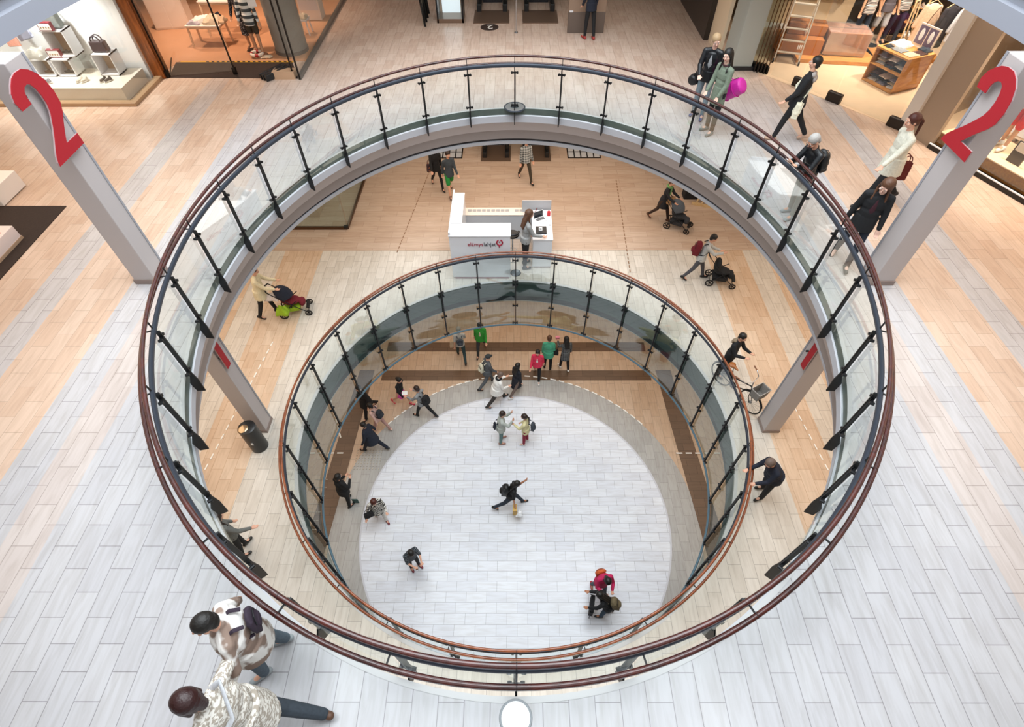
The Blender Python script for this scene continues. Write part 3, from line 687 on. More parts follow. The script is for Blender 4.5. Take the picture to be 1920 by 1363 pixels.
    if collar:
        mb = MB(); mb.tube([nb+u*.012+(Xs*cos(t)*.07+ws*sin(t)*.072) for t in [2*pi*i/14 for i in range(14)]],.017,8,True); bake(mb,'collar',collar,root,.01,1,s)
    # lower garment
    if bottom:
        mb = MB(); mb.ball((0,-.005,-.01),(.158+bulk,.122+bulk,.14),14,TM)
        if bottom_name in ('skirt','dress'):
            L = short or .45
            rings = []; sp = abs(J[0][1].y-J[1][1].y)
            for q_ in range(8):
                t = q_/7; k_ = min(1,L*t/.42); rings.append((hip+V((0,(J[0][1].y+J[1][1].y)/2*k_*.8,.03-L*t)), .150+flare*t+.02*t, .122+flare*t+sp*.36*k_))
            loft(mb, rings[::-1])
        else:
            for H,K,A,fd,fp in J:
                if short: K2 = H+(K-H)*min(1,short/.42); capsule(mb,H,K2,.094,.082)
                else:
                    A2 = A-(A-K).normalized()*.015; capsule(mb,H,K,.092,.063+bulk*.2); capsule(mb,K,A2,.064+bulk*.2,.047+bulk*.2)
        bake(mb,bottom_name,bottom,root,vox*1.15,1,s)
    for H,K,A,fd,fp in J:
        if shoe is None: continue
        dn = fd.cross(X).normalized(); dn = dn if dn.z < 0 else -dn; mb = MB()
        capsule(mb,A-fd*.035+dn*.042,A+fd*.15+dn*.050,.043,.036); capsule(mb,A+dn*.0,A+dn*.035+fd*.04,.047,.045)
        o_ = bake(mb,'shoe',shoe,root,.011,1,s)
    return root, dict(hip=hip*s, u=u, w=ws, X=Xs, sh=[q*s for q in sh], hand=[(a[2]+a[3]*.09)*s for a in arm], nb=nb*s, head=HC*s, foot=[j[2]*s for j in J], s=s, M=root)
def wpt(P, loc):
    """figure-local point -> world"""
    r = P['M']; return Matrix.Translation(r.location) @ r.rotation_euler.to_matrix().to_4x4() @ Vector(loc)
def bag(label, P, c, size, m, kind='backpack', straps=None, strap_m=None, rot=0, roll=0, name=None, detail=None):
    """a bag hanging at figure-local point c"""
    if kind == 'backpack': w = wpt(P, P['hip']+P['u']*(c[2]-P['hip'].z)+P['w']*c[1]+P['X']*c[0])
    else: w = wpt(P,c)
    t = empty(name or kind, w, P['M'].rotation_euler.z+rad(rot), label, 'bag')
    if kind == 'backpack': t.rotation_euler.x = -math.atan2(P['u'].y,P['u'].z)
    sx,sy,sz = size; mb = MB(); MR = Matrix.Rotation(rad(roll),4,'Y')
    if kind == 'backpack':
        mb.ball((0,0,0),(sx/2,sy/2,sz/2),14,MR); mb.ball((0,0,-sz*.12),(sx/2,sy/2*.95,sz*.38),14,MR); mb.ball((0,-sy*.3,-sz*.15),(sx*.36,sy*.35,sz*.24),12,MR)
        mb.box((0,0,-.02),(sx*.8,sy*.75,sz*.8),MR,.85); bake(mb,'pack',m,t,.014,3)
        mb = MB(); mb.tube([MR@Vector((sx*.3*cos(a),-sy*.42-.012*sin(a),sz*.05+sz*.3*sin(a))) for a in [pi*i/8 for i in range(9)]],.006,6); mb.build('zip',STEEL_D,t)
        mb = MB(); mb.ball((0,-sy*.5,-sz*.17),(sx*.30,sy*.18,sz*.17),12,MR); mb.build('front_pocket',m,t,smooth=True)
        for sg in (-1,1):
            q = [Vector((sg*.085,sy*.45,sz*.42)),Vector((sg*.095,sy*.5+.07,sz*.5+.03)),Vector((sg*.10,sy*.5+.20,sz*.36)),Vector((sg*.115,sy*.5+.21,sz*.05)),Vector((sg*.13,sy*.5+.12,-sz*.25)),Vector((sg*.10,sy*.4,-sz*.36))]
            mb = MB(); mb.tube(q,.02,8,flat=.5); mb.build('strap',strap_m or m,t,smooth=True)
    elif kind in ('handbag','tote'):
        mb.box((0,0,0),(sx,sy,sz),MR,.82); mb.ball((0,0,-sz*.18),(sx*.52,sy*.62,sz*.36),12,MR); bake(mb,'bag_body',m,t,.012,3)
        for sg in (-1,1):
            mb = MB(); mb.tube([Vector((sx*.3*cos(a),sg*sy*.3,sz*.42+(straps or .18)*sin(a))) for a in [pi*i/10 for i in range(11)]],.009,6); mb.build('handle',strap_m or m,t,smooth=True)
    elif kind == 'shoulder_bag':
        mb.box((0,0,0),(sx,sy,sz),MR,.85); mb.ball((0,0,-sz*.15),(sx*.54,sy*.7,sz*.40),12,MR); bake(mb,'bag_body',m,t,.012,3)
        mb = MB(); mb.box((0,-sy*.55,sz*.15),(sx*.86,sy*.2,sz*.5),MR); mb.build('flap',m,t,bevel=.01)
        if straps is not None:
            pts = [Vector(P_) for P_ in straps]; iv = (Matrix.Translation(t.location) @ t.rotation_euler.to_matrix().to_4x4()).inverted(); pts = [iv @ wpt(P,q) for q in pts]
            cr = []
            for i in range(len(pts)-1):
                for k in range(6): cr.append(pts[i].lerp(pts[i+1],k/6))
            cr.append(pts[-1]); mb = MB(); mb.tube(cr,.026,8,flat=.4); mb.build('strap',strap_m or m,t,smooth=True)
    elif kind == 'duffel':
        mb.lathe([(0,-sx/2),(sy*.38,-sx/2+.01),(sy*.5,-sx/2+.05),(sy*.53,0),(sy*.5,sx/2-.05),(sy*.38,sx/2-.01),(0,sx/2)],(0,0,0),20,MR@Matrix.Rotation(pi/2,4,'Y')); bake(mb,'bag_body',m,t,.013,2)
        for q_ in (-sx*.2,sx*.2):
            mb = MB(); mb.tube([MR@Vector((q_,sy*.545*cos(a),sy*.545*sin(a))) for a in [2*pi*i/20 for i in range(20)]],.012,6,True,flat=.4); mb.build('webbing',strap_m or m,t,smooth=True)
        mb = MB(); mb.tube([MR@Vector((-sx*.2+sx*.4*i/10,0,sy*.54+.12*sin(pi*i/10))) for i in range(11)],.010,6); mb.build('handle',strap_m or m,t,smooth=True)
        mb = MB(); mb.tube([MR@Vector((-sx*.42+sx*.84*i/10,sy*.1,sy*.535)) for i in range(11)],.006,6); mb.build('zip',STEEL_D,t)
        if straps is not None:
            iv = (Matrix.Translation(t.location) @ t.rotation_euler.to_matrix().to_4x4()).inverted(); pts = [iv @ wpt(P,q) for q in straps]
            mb = MB(); mb.tube(pts,.014,8,flat=.5); mb.build('shoulder_strap',strap_m or m,t,smooth=True)
    return t
def phone(P, which, label, m=None):
    w = wpt(P,P['hand'][which]+Vector((0,.02,.02))); t = empty('phone',w,P['M'].rotation_euler.z,label,'phone')
    mb = MB(); mb.box((0,0,0),(.07,.009,.14),Matrix.Rotation(rad(-55),4,'X')); mb.build('case',m or mat('phone_case','e8e8ea',.3),t,bevel=.004)
    mb = MB(); mb.box((0,-.005,0),(.06,.002,.12),Matrix.Rotation(rad(-55),4,'X')); mb.build('screen',mat('phone_screen','20242a',.1),t); return t
# ================================================================ WHO STANDS WHERE
ST = ((3,2),(-2,2)); WK = ((22,6),(-20,22)); WK2 = ((-20,22),(22,6)); SW = ((-18,6,15,0),(20,6,25,0)); SW2 = ((20,6,25,0),(-18,6,15,0)); DN = ((2,7,10,4),(2,7,10,4)); FW = ((35,8,70,25),(35,8,70,25))
BLACKW = fab('black','16171a'); DGREY = fab('dark_grey','3a3d40'); NAVY = fab('navy','1b2130'); JEANS = fab('jeans','5c6c7c'); DJEANS = fab('dark_jeans','2b3542'); GREY = fab('grey','8d9092'); LGREY = fab('light_grey','b9bbb9'); CREAM = fab('cream','d9d4bd'); WHITEC = fab('white','ecebe6'); OLIVE = fab('olive_green','74806f'); LEATHER = mat('black_leather','14171b',.32,bump=.3,scale=14); BEIGEC = fab('beige','c9b295')
SBLK = mat('black_shoe','141414',.4); SWHT = mat('white_shoe','e6e4e0',.5); SRED = mat('red_shoe','b3242e',.5); SBLU = mat('blue_suede','44547f',.8); SBRN = mat('brown_shoe','5a3d2c',.5); STAN = mat('tan_shoe','b79a84',.5); SDRED = mat('dark_red_shoe','7e2b38',.6); SGRY = mat('grey_shoe','9aa0a2',.5)
def F(x, y, z): p = at(x,y,z); return (p.x,p.y,z)
U_, M_, L_ = Z2+.002, Z1+.012, .014
# ---- upper floor
r,P = person('man with short blond hair in a black leather jacket and grey T-shirt by the rail', F(1306,219,U_), 150, 1.94, ((4,3),(-3,4)), ((4,9,12,4),(22,6,40,25)), head=(25,22), top=LEATHER, inner=GREY, bottom=fab('washed_jeans','7b8a92'), shoe=SBLU, hair='blond', skin=SKIN3, fine=True, hem=.12)
bag('black sports bag hanging at the blond man\'s side', P, (.27,-.10,.86), (.46,.24,.36), mat('black_nylon','131416',.5), 'duffel', straps=[(.25,-.05,1.05),(.16,.0,1.46),(.22,-.16,1.05)], rot=70)
mb = MB(); w = wpt(P,(.40,-.10,.90))
r,P = person('woman with long black hair in an olive green parka looking to the left', F(1327,248,U_), 118, 1.88, ST, ((12,5,20,12),(14,6,25,14)), head=(20,8), top=OLIVE, bottom=BLACKW, shoe=mat('grey_green_shoe','6e7b7c',.5), hair='black', style='long', skin=SKIN3, fine=True, hem=.26, collar=fab('maroon_collar','4b2a2e'))
bag('bright magenta duffel bag on the shoulder of the woman in the green parka', P, (.02,-.38,.93), (.68,.36,.36), mat('magenta_nylon','c32597',.45,bump=.3,scale=10), 'duffel', straps=[(.14,-.24,1.06),(.12,-.05,1.46),(-.06,-.24,1.10)], rot=20, roll=38)
r,P = person('person in black with a grey hood walking away past the clothes shop', F(1466,262,U_), 62, 1.88, ((16,5),(-24,12)), ((14,8,25,5),(-10,8,15,0)), lean=-4, top=BLACKW, bottom=BLACKW, shoe=STAN, hair='black', style='short', fine=True, hem=.12, bulk=.015, hood=fab('grey_hood','a39c98'), head=(0,0))
bag('cream shoulder bag with a long pale strap on the person in black', P, (-.20,-.06,.84), (.34,.14,.32), CREAM, 'shoulder_bag', straps=[(-.18,-.06,1.0),(-.02,-.16,1.28),(.12,-.02,1.56),(.02,.15,1.25),(-.16,.03,1.0)], strap_m=CREAM)
r,P = person('grey-haired man with glasses in a black leather jacket leaning on the rail with a phone', F(1478,404,U_), 108, 1.80, ((6,6),(-4,4)), ((42,6,78,30),(42,6,78,30)), lean=12, head=(0,26), top=LEATHER, bottom=fab('khaki_trousers','9a958a'), shoe=SGRY, hair='grey', style='short', fine=True, glasses=True)
bag('black backpack on the grey-haired man at the rail', P, (0,-.22,1.17), (.32,.20,.46), mat('black_nylon','131416',.5), 'backpack')
phone(P,1,'white phone in the hands of the grey-haired man at the rail')
r,P = person('woman with an auburn ponytail in a cream sweater walking left', F(1628,382,U_), 88, 1.92, ((18,4),(-24,16)), ((42,16,8,0),(-14,10,10,0)), lean=4, top=fab('cream_knit','d6d3c2'), top_name='sweater', bottom=BLACKW, shoe=mat('striped_sandal','26201e',.5), hair='auburn', style='pony', skin=SKIN, fine=True, hem=.22, bulk=.02)
bag('dark red shoulder bag of the woman in the cream sweater', P, (.10,-.30,.72), (.36,.14,.38), fab('dark_red_suede','5c1511'), 'tote', rot=90, strap_m=fab('dark_red_suede','5c1511'))
r,P = person('woman with long light brown hair in a black jacket beside the right column', F(1572,492,U_), 152, 1.84, ((12,4),(-12,10)), ((4,10,15,4),(-6,10,12,0)), lean=4, head=(-20,28), top=BLACKW, inner=fab('burgundy_top','3b1722'), bottom=fab('dark_navy','1d2433'), shoe=SBLK, hair='brown', style='long', skin=SKIN3, fine=True, hem=.16, bulk=.01)
bag('red bag strap and small red backpack of the long-haired woman', P, (0,-.20,1.14), (.24,.13,.30), fab('red_bag','b51f35'), 'backpack', strap_m=fab('red_bag','b51f35'))
r,P = person('woman in dark clothes and red sneakers standing by the display panel at the escalators', F(1103,73,U_), 20, 1.72, ((5,3),(-6,6)), ((10,8,30,10),(5,6,15,5)), top=NAVY, bottom=BLACKW, shoe=mat('red_sneaker','9c2f2a',.5), hair='dark', style='long', fine=True, hem=.12)
SAND = speckle('patterned_knit','dedad1','a1978a',26,.50,stretch=(1,1,2.2))
# the pair passing close below the camera
_a = at(350,1318,Z2+1.78)
r,PB = person('woman with dark reddish hair in a patterned cream cardigan, close at the bottom edge', (_a.x+.02,_a.y+.02,U_), 84, 1.86, ((42,4),(-34,12)), ((-12,12,20,4),(30,66,35,22)), lean=6, head=(0,12), top=SAND, top_name='cardigan', bottom=fab('slate_jeans','343c44'), shoe=SBRN, hair=mat('dark_auburn_hair','2c1110',.4,bump=.4,scale=60), style='bob', fine=True, hem=.24, bulk=.045, sleeve=.97)
bag('light grey shoulder bag with a wide strap on the woman in the patterned cardigan', PB, (-.27,-.08,.95), (.36,.14,.28), fab('pale_grey_bag','c9cbcf'), 'shoulder_bag', straps=[(-.26,-.05,1.12),(-.06,-.18,1.33),(.17,-.03,1.50),(.05,.19,1.26),(-.22,.05,1.08)], strap_m=fab('pale_grey_bag','c9cbcf'))
_a = at(392,1152,Z2+1.64)
r,PA = person('black-haired person in a white and brown patchwork top, touched on the neck from behind', (_a.x+.04,_a.y-.04,U_), 118, 1.72, ((12,5),(-8,5,0)), ((12,30,30,10),(-10,24,20,0)), lean=2, head=(0,12), top=speckle('patchwork_cloth','e6e3de','8a7568',5.5,.52), top_name='loose_top', bottom=fab('grey_blue_jeans','55626d'), shoe=SGRY, hair='black', style='short', fine=True, hem=.20, bulk=.06)
bag('dark backpack with a beige panel on the black-haired person', PA, (0,-.21,1.25), (.26,.09,.30), fab('aubergine','2e2230'), 'backpack', strap_m=fab('aubergine','2e2230'))
# ---- middle floor
r,P = person('person in black with a shoulder bag walking beside the one in green shorts', F(822,352,M_), 200, 1.72, WK, SW, top=BLACKW, bottom=BLACKW, shoe=SBLK, hair='black', hem=.14)
bag('dark bag with a coloured panel at the side of the person in black', P, (.22,.0,.88), (.26,.12,.28), speckle('colour_panel','3b2a33','8d5a48',14,.55), 'tote')
r,P = person('man in green shorts and a dark blue grey jacket', F(846,364,M_), 205, 1.76, WK2, SW2, top=fab('blue_grey_jacket','3c464e'), bottom=fab('green_shorts','1f8a3f'), bottom_name='shorts', short=.36, shoe=SBRN, hair='dark', hem=.12)
r,P = person('man in a grey checked shirt and brown trousers crossing behind the kiosk', F(985,338,M_), 200, 1.74, ((26,4),(-22,10)), ((5,8,12,0),(5,8,12,0)), top=stripes('check_shirt',('b6bcbd','4b5357'),.09,kind='plaid'), top_name='shirt', bottom=fab('dark_brown_trousers','40382c'), shoe=SBLK, hair='brown', skin=SKIN, hem=.1)
r,PK = person('kiosk attendant with long brown hair in a grey top, standing at the desk', F(984,499,M_), -72, 2.08, ST, ((10,5,20,5),(28,6,45,5)), lean=4, head=(0,10), top=fab('grey_top','9c9d9c'), top_name='sweater', bottom=BLACKW, shoe=SBLK, hair='brown', style='long', hem=.08)
r,P = person('person in a cream shirt pushing a red and green stroller', F(508,590,M_), -78, 1.80, ((14,4),(-14,8)), ((48,6,30,8),(48,6,30,8)), lean=8, head=(0,5), top=fab('cream_shirt','e0d6b4'), top_name='shirt', bottom=BLACKW, shoe=SBLK, hair='auburn', hem=.2, bulk=.02); ST1 = P
r,P = person('person in a dark coat and green scarf behind the grey stroller', F(1236,412,M_), -128, 1.66, WK, ((45,6,30,8),(45,6,30,8)), lean=8, top=fab('dark_coat','22242a'), top_name='coat', bottom=fab('dark_brown','3a2a22'), shoe=SBRN, hair='brown', hem=.32, scarf=fab('green_scarf','6c9b62')); ST2 = P
r,P = person('person with a dark red backpack pushing the black stroller', F(1301,522,M_), -102, 1.74, ((20,5),(-20,12)), ((50,6,35,8),(60,6,60,8)), lean=10, top=LGREY, bottom=fab('grey_trousers','4a4a50'), shoe=SBLK, hair='black', hem=.1); ST3 = P
bag('dark red backpack on the person with the black stroller', P, (0,-.24,1.15), (.34,.24,.50), fab('dark_red_pack','6b1220'), 'backpack', strap_m=BLACKW)
r,P = person('man with a black coat and orange belt bag holding the bicycle', F(1352,702,M_), -140, 1.66, ST, FW, top=BLACKW, bottom=BLACKW, shoe=SBLK, hair='black', hem=.16, hood=fab('sand_hood','8c7c66'))
r,P = person('grey-haired man in a dark blue jacket leaning on the lower railing', F(1423,926,M_), 100, 1.78, ((4,3),(-6,5)), ((50,6,55,15),(50,6,55,15)), lean=26, head=(10,12), top=NAVY, bottom=fab('black_trousers','191a1e'), shoe=SBLK, hair='salt', style='buzz', skin=SKIN, hem=.12, bulk=.035, glasses=True)
r,P = person('person in grey top and black trousers at the lower left, half under the slab', F(463,1030,M_), -40, 1.70, ((6,4),(-6,6)), ((10,8,20,4),(30,16,30,4)), top=fab('mottled_grey','6a6c68'), bottom=BLACKW, shoe=SBLK, hair='dark', style='long')
# ---- ground floor
H0 = 1.84
r,P = person('person in a grey top with a backpack, walking away over the far brown stripe', F(866,672,L_), 10, H0, WK, SW, top=LGREY, bottom=fab('teal_grey_trousers','2c4347'), shoe=SBLK, hair='grey', hem=.06, sleeve=.8)
bag('dark blue backpack on the person in the grey top', P, (0,-.20,1.22), (.28,.14,.36), fab('slate_blue','49525e'), 'backpack'); bag('beige cloth bag at the side of the person in the grey top', P, (-.27,.0,.98), (.30,.12,.34), BEIGEC, 'tote')
r,P = person('person in a green and cream hooded jacket walking toward the disc', F(903,660,L_), 178, H0, WK2, SW2, top=fab('bright_green','35a03c'), inner=CREAM, bottom=DGREY, shoe=SBLK, hair='black', hem=.1, bulk=.03, hood=CREAM)
r,P = person('person in a teal green jacket seen from behind', F(1026,690,L_), -5, H0, ST, DN, top=fab('teal_green','4fae8c'), bottom=BLACKW, shoe=SBLK, hair='brown', hem=.2, bulk=.03)
bag('black handbag on the arm of the person in teal green', P, (.28,.02,1.0), (.26,.12,.26), BLACKW, 'tote')
r,P = person('woman with long black hair in a grey checked coat holding something pink', F(1057,692,L_), 15, H0, ((10,4),(-8,6)), ((40,10,60,20),(4,8,10,0)), top=stripes('check_coat',('6e7274','3c4043'),.08,kind='plaid'), top_name='coat', bottom=BLACKW, shoe=SWHT, hair='black', style='long', hem=.3)
t = tag(MB().box((0,0,0),(.16,.10,.10)).build('gift_box',fab('pink_box','e08aa0'),bevel=.01,loc=wpt(P,P['hand'][0]+Vector((0,.04,.05)))),'small pink box in the hands of the woman in the checked coat','box')
r,P = person('person in a bright pinkish red jacket walking over the brown stripe', F(1006,707,L_), 172, 1.75, WK, SW, top=fab('pinkish_red','e0385a'), inner=WHITEC, bottom=BLACKW, shoe=SWHT, hair='black', style='bob', hem=.1, bulk=.03)
r,P = person('person in a dark grey hooded tracksuit and cap walking right', F(915,722,L_), -60, H0, WK, SW, top=fab('slate_tracksuit','55595d'), bottom=fab('slate_tracksuit','55595d'), shoe=SBLK, hair=mat('dark_cap','2d3438',.8), style='cap', hem=.12, bulk=.03)
bag('cream backpack on the person in the grey tracksuit', P, (-.04,-.24,1.2), (.30,.18,.46), CREAM, 'backpack')
r,P = person('person in a loose white jacket and dark scarf striding right onto the disc', F(933,754,L_), -65, H0, ((26,5),(-28,10)), ((30,8,80,20),(20,8,60,20)), lean=8, top=WHITEC, bottom=fab('dark_taupe','3a3430'), shoe=SBLK, hair='salt', hem=.2, bulk=.05, scarf=BLACKW, head=(0,15))
r,P = person('woman in a long black coat and white sneakers behind the white jacket', F(968,736,L_), -50, 1.78, WK, DN, top=fab('blue_black','171a24'), top_name='coat', bottom=fab('mottled_brown','6b5a52'), shoe=SWHT, hair='black', style='long', hem=.42)
r,P = person('person in a black jacket with a bright pink skirt and pink sneakers', F(757,757,L_), -115, 1.72, WK, SW, lean=6, top=BLACKW, bottom=fab('hot_pink','e255b0'), bottom_name='skirt', short=.36, shoe=mat('pink_shoe','e2405f',.5), hair='black', style='bun', hem=.0)
r,P = person('person in a grey sweater reading a white sheet, black backpack on the back', F(797,780,L_), 62, H0, ((20,5),(-22,22)), ((42,8,45,15),(42,8,45,15)), lean=5, top=GREY, top_name='sweater', bottom=BLACKW, shoe=SBLK, hair='dark', hem=.08)
bag('large black backpack on the person in the grey sweater', P, (0,-.24,1.2), (.38,.24,.46), BLACKW, 'backpack')
tag(MB().box((0,0,0),(.20,.15,.006),Matrix.Rotation(rad(25),4,'X')).build('paper_sheet',mat('white_paper','f4f4f2',.6),loc=wpt(P,P['hand'][0]+Vector((.08,.08,.05)))),'white sheet held by the person in the grey sweater','paper')
r,P = person('person in black half hidden behind the glass skirt at the left stripe', F(694,775,L_), 140, 1.85, WK, ((4,14,20,0),(4,14,20,0)), top=BLACKW, bottom=BLACKW, shoe=SBLK, hair='black', hem=.3, bulk=.03)
r,P = person('person in a pale pink sweater and pink trousers with a black backpack', F(716,806,L_), 68, 1.66, ((18,4),(-20,10)), SW, lean=10, top=fab('pale_pink','dcb4a8'), top_name='sweater', bottom=fab('dusty_pink','b79088'), shoe=mat('pale_pink_shoe','d9b3a4',.6), hair='black', style='bob', hem=.1)
bag('black backpack on the person in the pink sweater', P, (0,-.22,1.16), (.30,.20,.40), fab('charcoal_pack','2c3038'), 'backpack')
r,P = person('person in a wide navy coat walking along the edge of the grey ring', F(703,843,L_), 75, 1.80, ((26,5),(-26,16)), ((6,18,20,0),(-14,18,20,0)), top=fab('navy_coat','1c2230'), top_name='coat', bottom=fab('navy_coat','1c2230'), shoe=SBLK, hair='black', hem=.22, bulk=.05, flare=.03)
r,P = person('person in black with folded arms standing on the left brown stripe', F(656,942,L_), -30, 1.86, ((4,3),(-6,5)), ((20,10,90,40),(20,10,90,40)), top=fab('black','16171a'), bottom=BLACKW, shoe=SBLK, hair='black', style='bob', hem=.16, bulk=.03)
tag(MB().box((0,0,0),(.20,.02,.28)).box((0,-.012,0),(.16,.004,.20)).build('shopping_bag',mat('dark_green_paper','2c5552',.5),bevel=.004,loc=Vector(F(664,938,L_))+Vector((.10,-.1,.16))),'small dark green bag standing beside the person in black','bag')
r,P = person('woman with auburn hair in a zebra patterned coat, white trousers and red boots', F(716,972,L_), -150, 1.70, ((14,4),(-14,10)), ((30,14,60,20),(12,26,30,0)), lean=6, head=(0,24), top=stripes('zebra_cloth',('e2dfd6','2c2a28'),.07,'Z',distort=9), top_name='coat', bottom=fab('white_trousers','dcd9d2'), shoe=SDRED, hair='auburn', style='long', hem=.24, bulk=.04)
bag('black handbag with a pink scarf carried by the woman in the zebra coat', P, (.30,.16,.98), (.32,.14,.24), BLACKW, 'tote')
r,P = person('person in a dark striped top and dark red sneakers looking at a phone', F(779,1062,L_), -140, 1.78, ST, ((38,8,70,28),(38,8,70,28)), lean=8, head=(0,34), top=stripes('thin_stripe_top',('2c3238','767c82'),.045,'Z',thick=.75), top_name='T-shirt'.replace('-','_').lower(), bottom=BLACKW, shoe=SDRED, hair='black', style='short', hem=.08, sleeve=.95)
phone(P,1,'phone held by the person in the striped top')
r,P = person('man in black with a black backpack striding across the middle of the disc', F(958,948,L_), -88, 1.84, ((30,4),(-30,22)), ((60,10,95,10),(8,16,10,0)), lean=12, head=(0,12), top=fab('black','16171a'), top_name='t_shirt', sleeve=.9, bottom=DJEANS, shoe=SBLK, hair='black', style='long', skin=SKIN2, hem=.08)
bag('big black backpack on the man striding across the disc', P, (0,-.25,1.2), (.36,.26,.50), mat('black_nylon','131416',.5), 'backpack')
q = wpt(P,P['hand'][1]); bb = empty('paper_bag',(q.x,q.y,q.z-.42),0,'yellow paper shopping bag in the hand of the man striding across the disc','bag')
MB().box((0,0,.17),(.14,.26,.34),taper=.95).build('bag_body',mat('yellow_kraft_paper','cfa95e',.7,var=.1),bb,bevel=.008); MB().tube([(0,-.07+.14*i/8,.34+.09*sin(pi*i/8)) for i in range(9)],.006,6).build('handle',mat('twine','9c7c4c',.8),bb)
tag(MB().cloth((0,0,0),.22,.22,.18,3).build('plastic_bag',mat('white_plastic','f2f4f6',.3),smooth=True,loc=(q.x+.14,q.y-.08,q.z-.42)),'small white plastic bag beside the yellow paper bag','bag')
r,P = person('woman in a grey sweatshirt and teal trousers, arms raised, facing the one in yellow', F(940,827,L_), -80, 1.88, ST, ((50,8,100,20),(50,8,100,20)), top=fab('pale_grey_green','b3bab4'), top_name='sweatshirt', bottom=fab('teal_trousers','63807f'), shoe=mat('rosy_sandal','a3786c',.6), hair='dark', hem=.14, bulk=.02)
bag('dark blue bag hanging behind the woman in grey', P, (0,-.22,1.12), (.16,.10,.46), NAVY, 'backpack')
r,P = person('woman with a ponytail in a pale yellow hoodie and crimson trousers', F(985,830,L_), 75, 1.80, ST, ((35,8,90,20),(10,8,30,5)), top=fab('pale_yellow','dcd5a6'), top_name='hoodie', bottom=fab('crimson_trousers','8a1733'), shoe=SWHT, hair='dark', style='pony', hem=.16)
bag('grey blue backpack on the woman in the yellow hoodie', P, (.08,-.24,1.10), (.28,.16,.42), fab('slate_pack','3f464f'), 'backpack')
r,P = person('woman in a raspberry red jacket and red shoes with folded hands, looking down', F(1120,1107,L_), -165, 1.84, ((16,4),(-10,6)), ((34,12,85,40),(34,12,85,40)), lean=10, head=(0,36), top=fab('raspberry','c3235a'), bottom=fab('grey_jeans','4d5560'), shoe=SRED, hair='black', style='bob', hem=.12, bulk=.03)
bag('orange backpack worn by the woman in the raspberry jacket', P, (0,-.20,1.24), (.34,.16,.38), fab('orange_pack','d0622f'), 'backpack', strap_m=fab('orange_pack','d0622f'))
r,P = person('person in black with a khaki backpack bending toward the woman in red', F(1132,1150,L_), 78, 1.80, ((8,4),(-10,6)), ((50,8,30,10),(50,8,40,10)), lean=24, head=(0,6), top=fab('black','16171a'), bottom=fab('blue_jeans','31465a'), shoe=SBLK, hair='black', style='long', skin=SKIN2, hem=.1, bulk=.02)
bag('khaki backpack on the person in black bending forward', P, (0,-.24,1.14), (.34,.24,.46), fab('khaki_pack','6e6248'), 'backpack')
q = wpt(P,(0,.42,.62)); bb = empty('carrier_frame',(q.x,q.y,.02),rad(78),'black and white folding carrier held by the person in black','bag')
MB().box((0,0,.52),(.50,.12,.40)).build('bag_body',BLACKW,bb,bevel=.02)
for k in range(4): MB().box((-.18+.12*k,-.065,.60),(.07,.01,.20)).build('white_panel',mat('white_paper','f4f4f2',.6),bb)
for sx in (-1,1): MB().tube([(sx*.22,0,0),(sx*.22,0,.75),(sx*.18,.12,.95)],.012,8).build('frame_tube',STEEL_D,bb)

# ================================================================ STROLLERS, BICYCLE
RUB = mat('black_rubber','131313',.7); FRM = mat('dark_frame_metal','26282b',.35,metal=.6)
def wheel(mb_parent, c, r, w, name='wheel', spokes=0, m=None):
    c = Vector(c); M = Matrix.Translation(c) @ Matrix.Rotation(pi/2,4,'Y')
    mb = MB(); mb.tube([M@Vector((r*cos(a),r*sin(a),0)) for a in [2*pi*i/28 for i in range(28)]],w,8,True); o = mb.build(name,m or RUB,mb_parent,smooth=True)
    mb = MB(); mb.lathe([(0,-w*.8),(r*.12,-w*.8),(r*.12,w*.8),(0,w*.8)],(0,0,0),12,M)
    if spokes:
        for i in range(spokes): a = 2*pi*i/spokes; mb.bar(M@Vector((0,0,0)),M@Vector((r*.97*cos(a),r*.97*sin(a),0)),.004)
    else:
        for i in range(5): a = 2*pi*i/5; mb.bar(M@Vector((0,0,0)),M@Vector((r*.95*cos(a),r*.95*sin(a),0)),.018)
    mb.build('hub',mat('grey_hub','8b8e92',.4,metal=.5) if spokes else FRM,o); return o
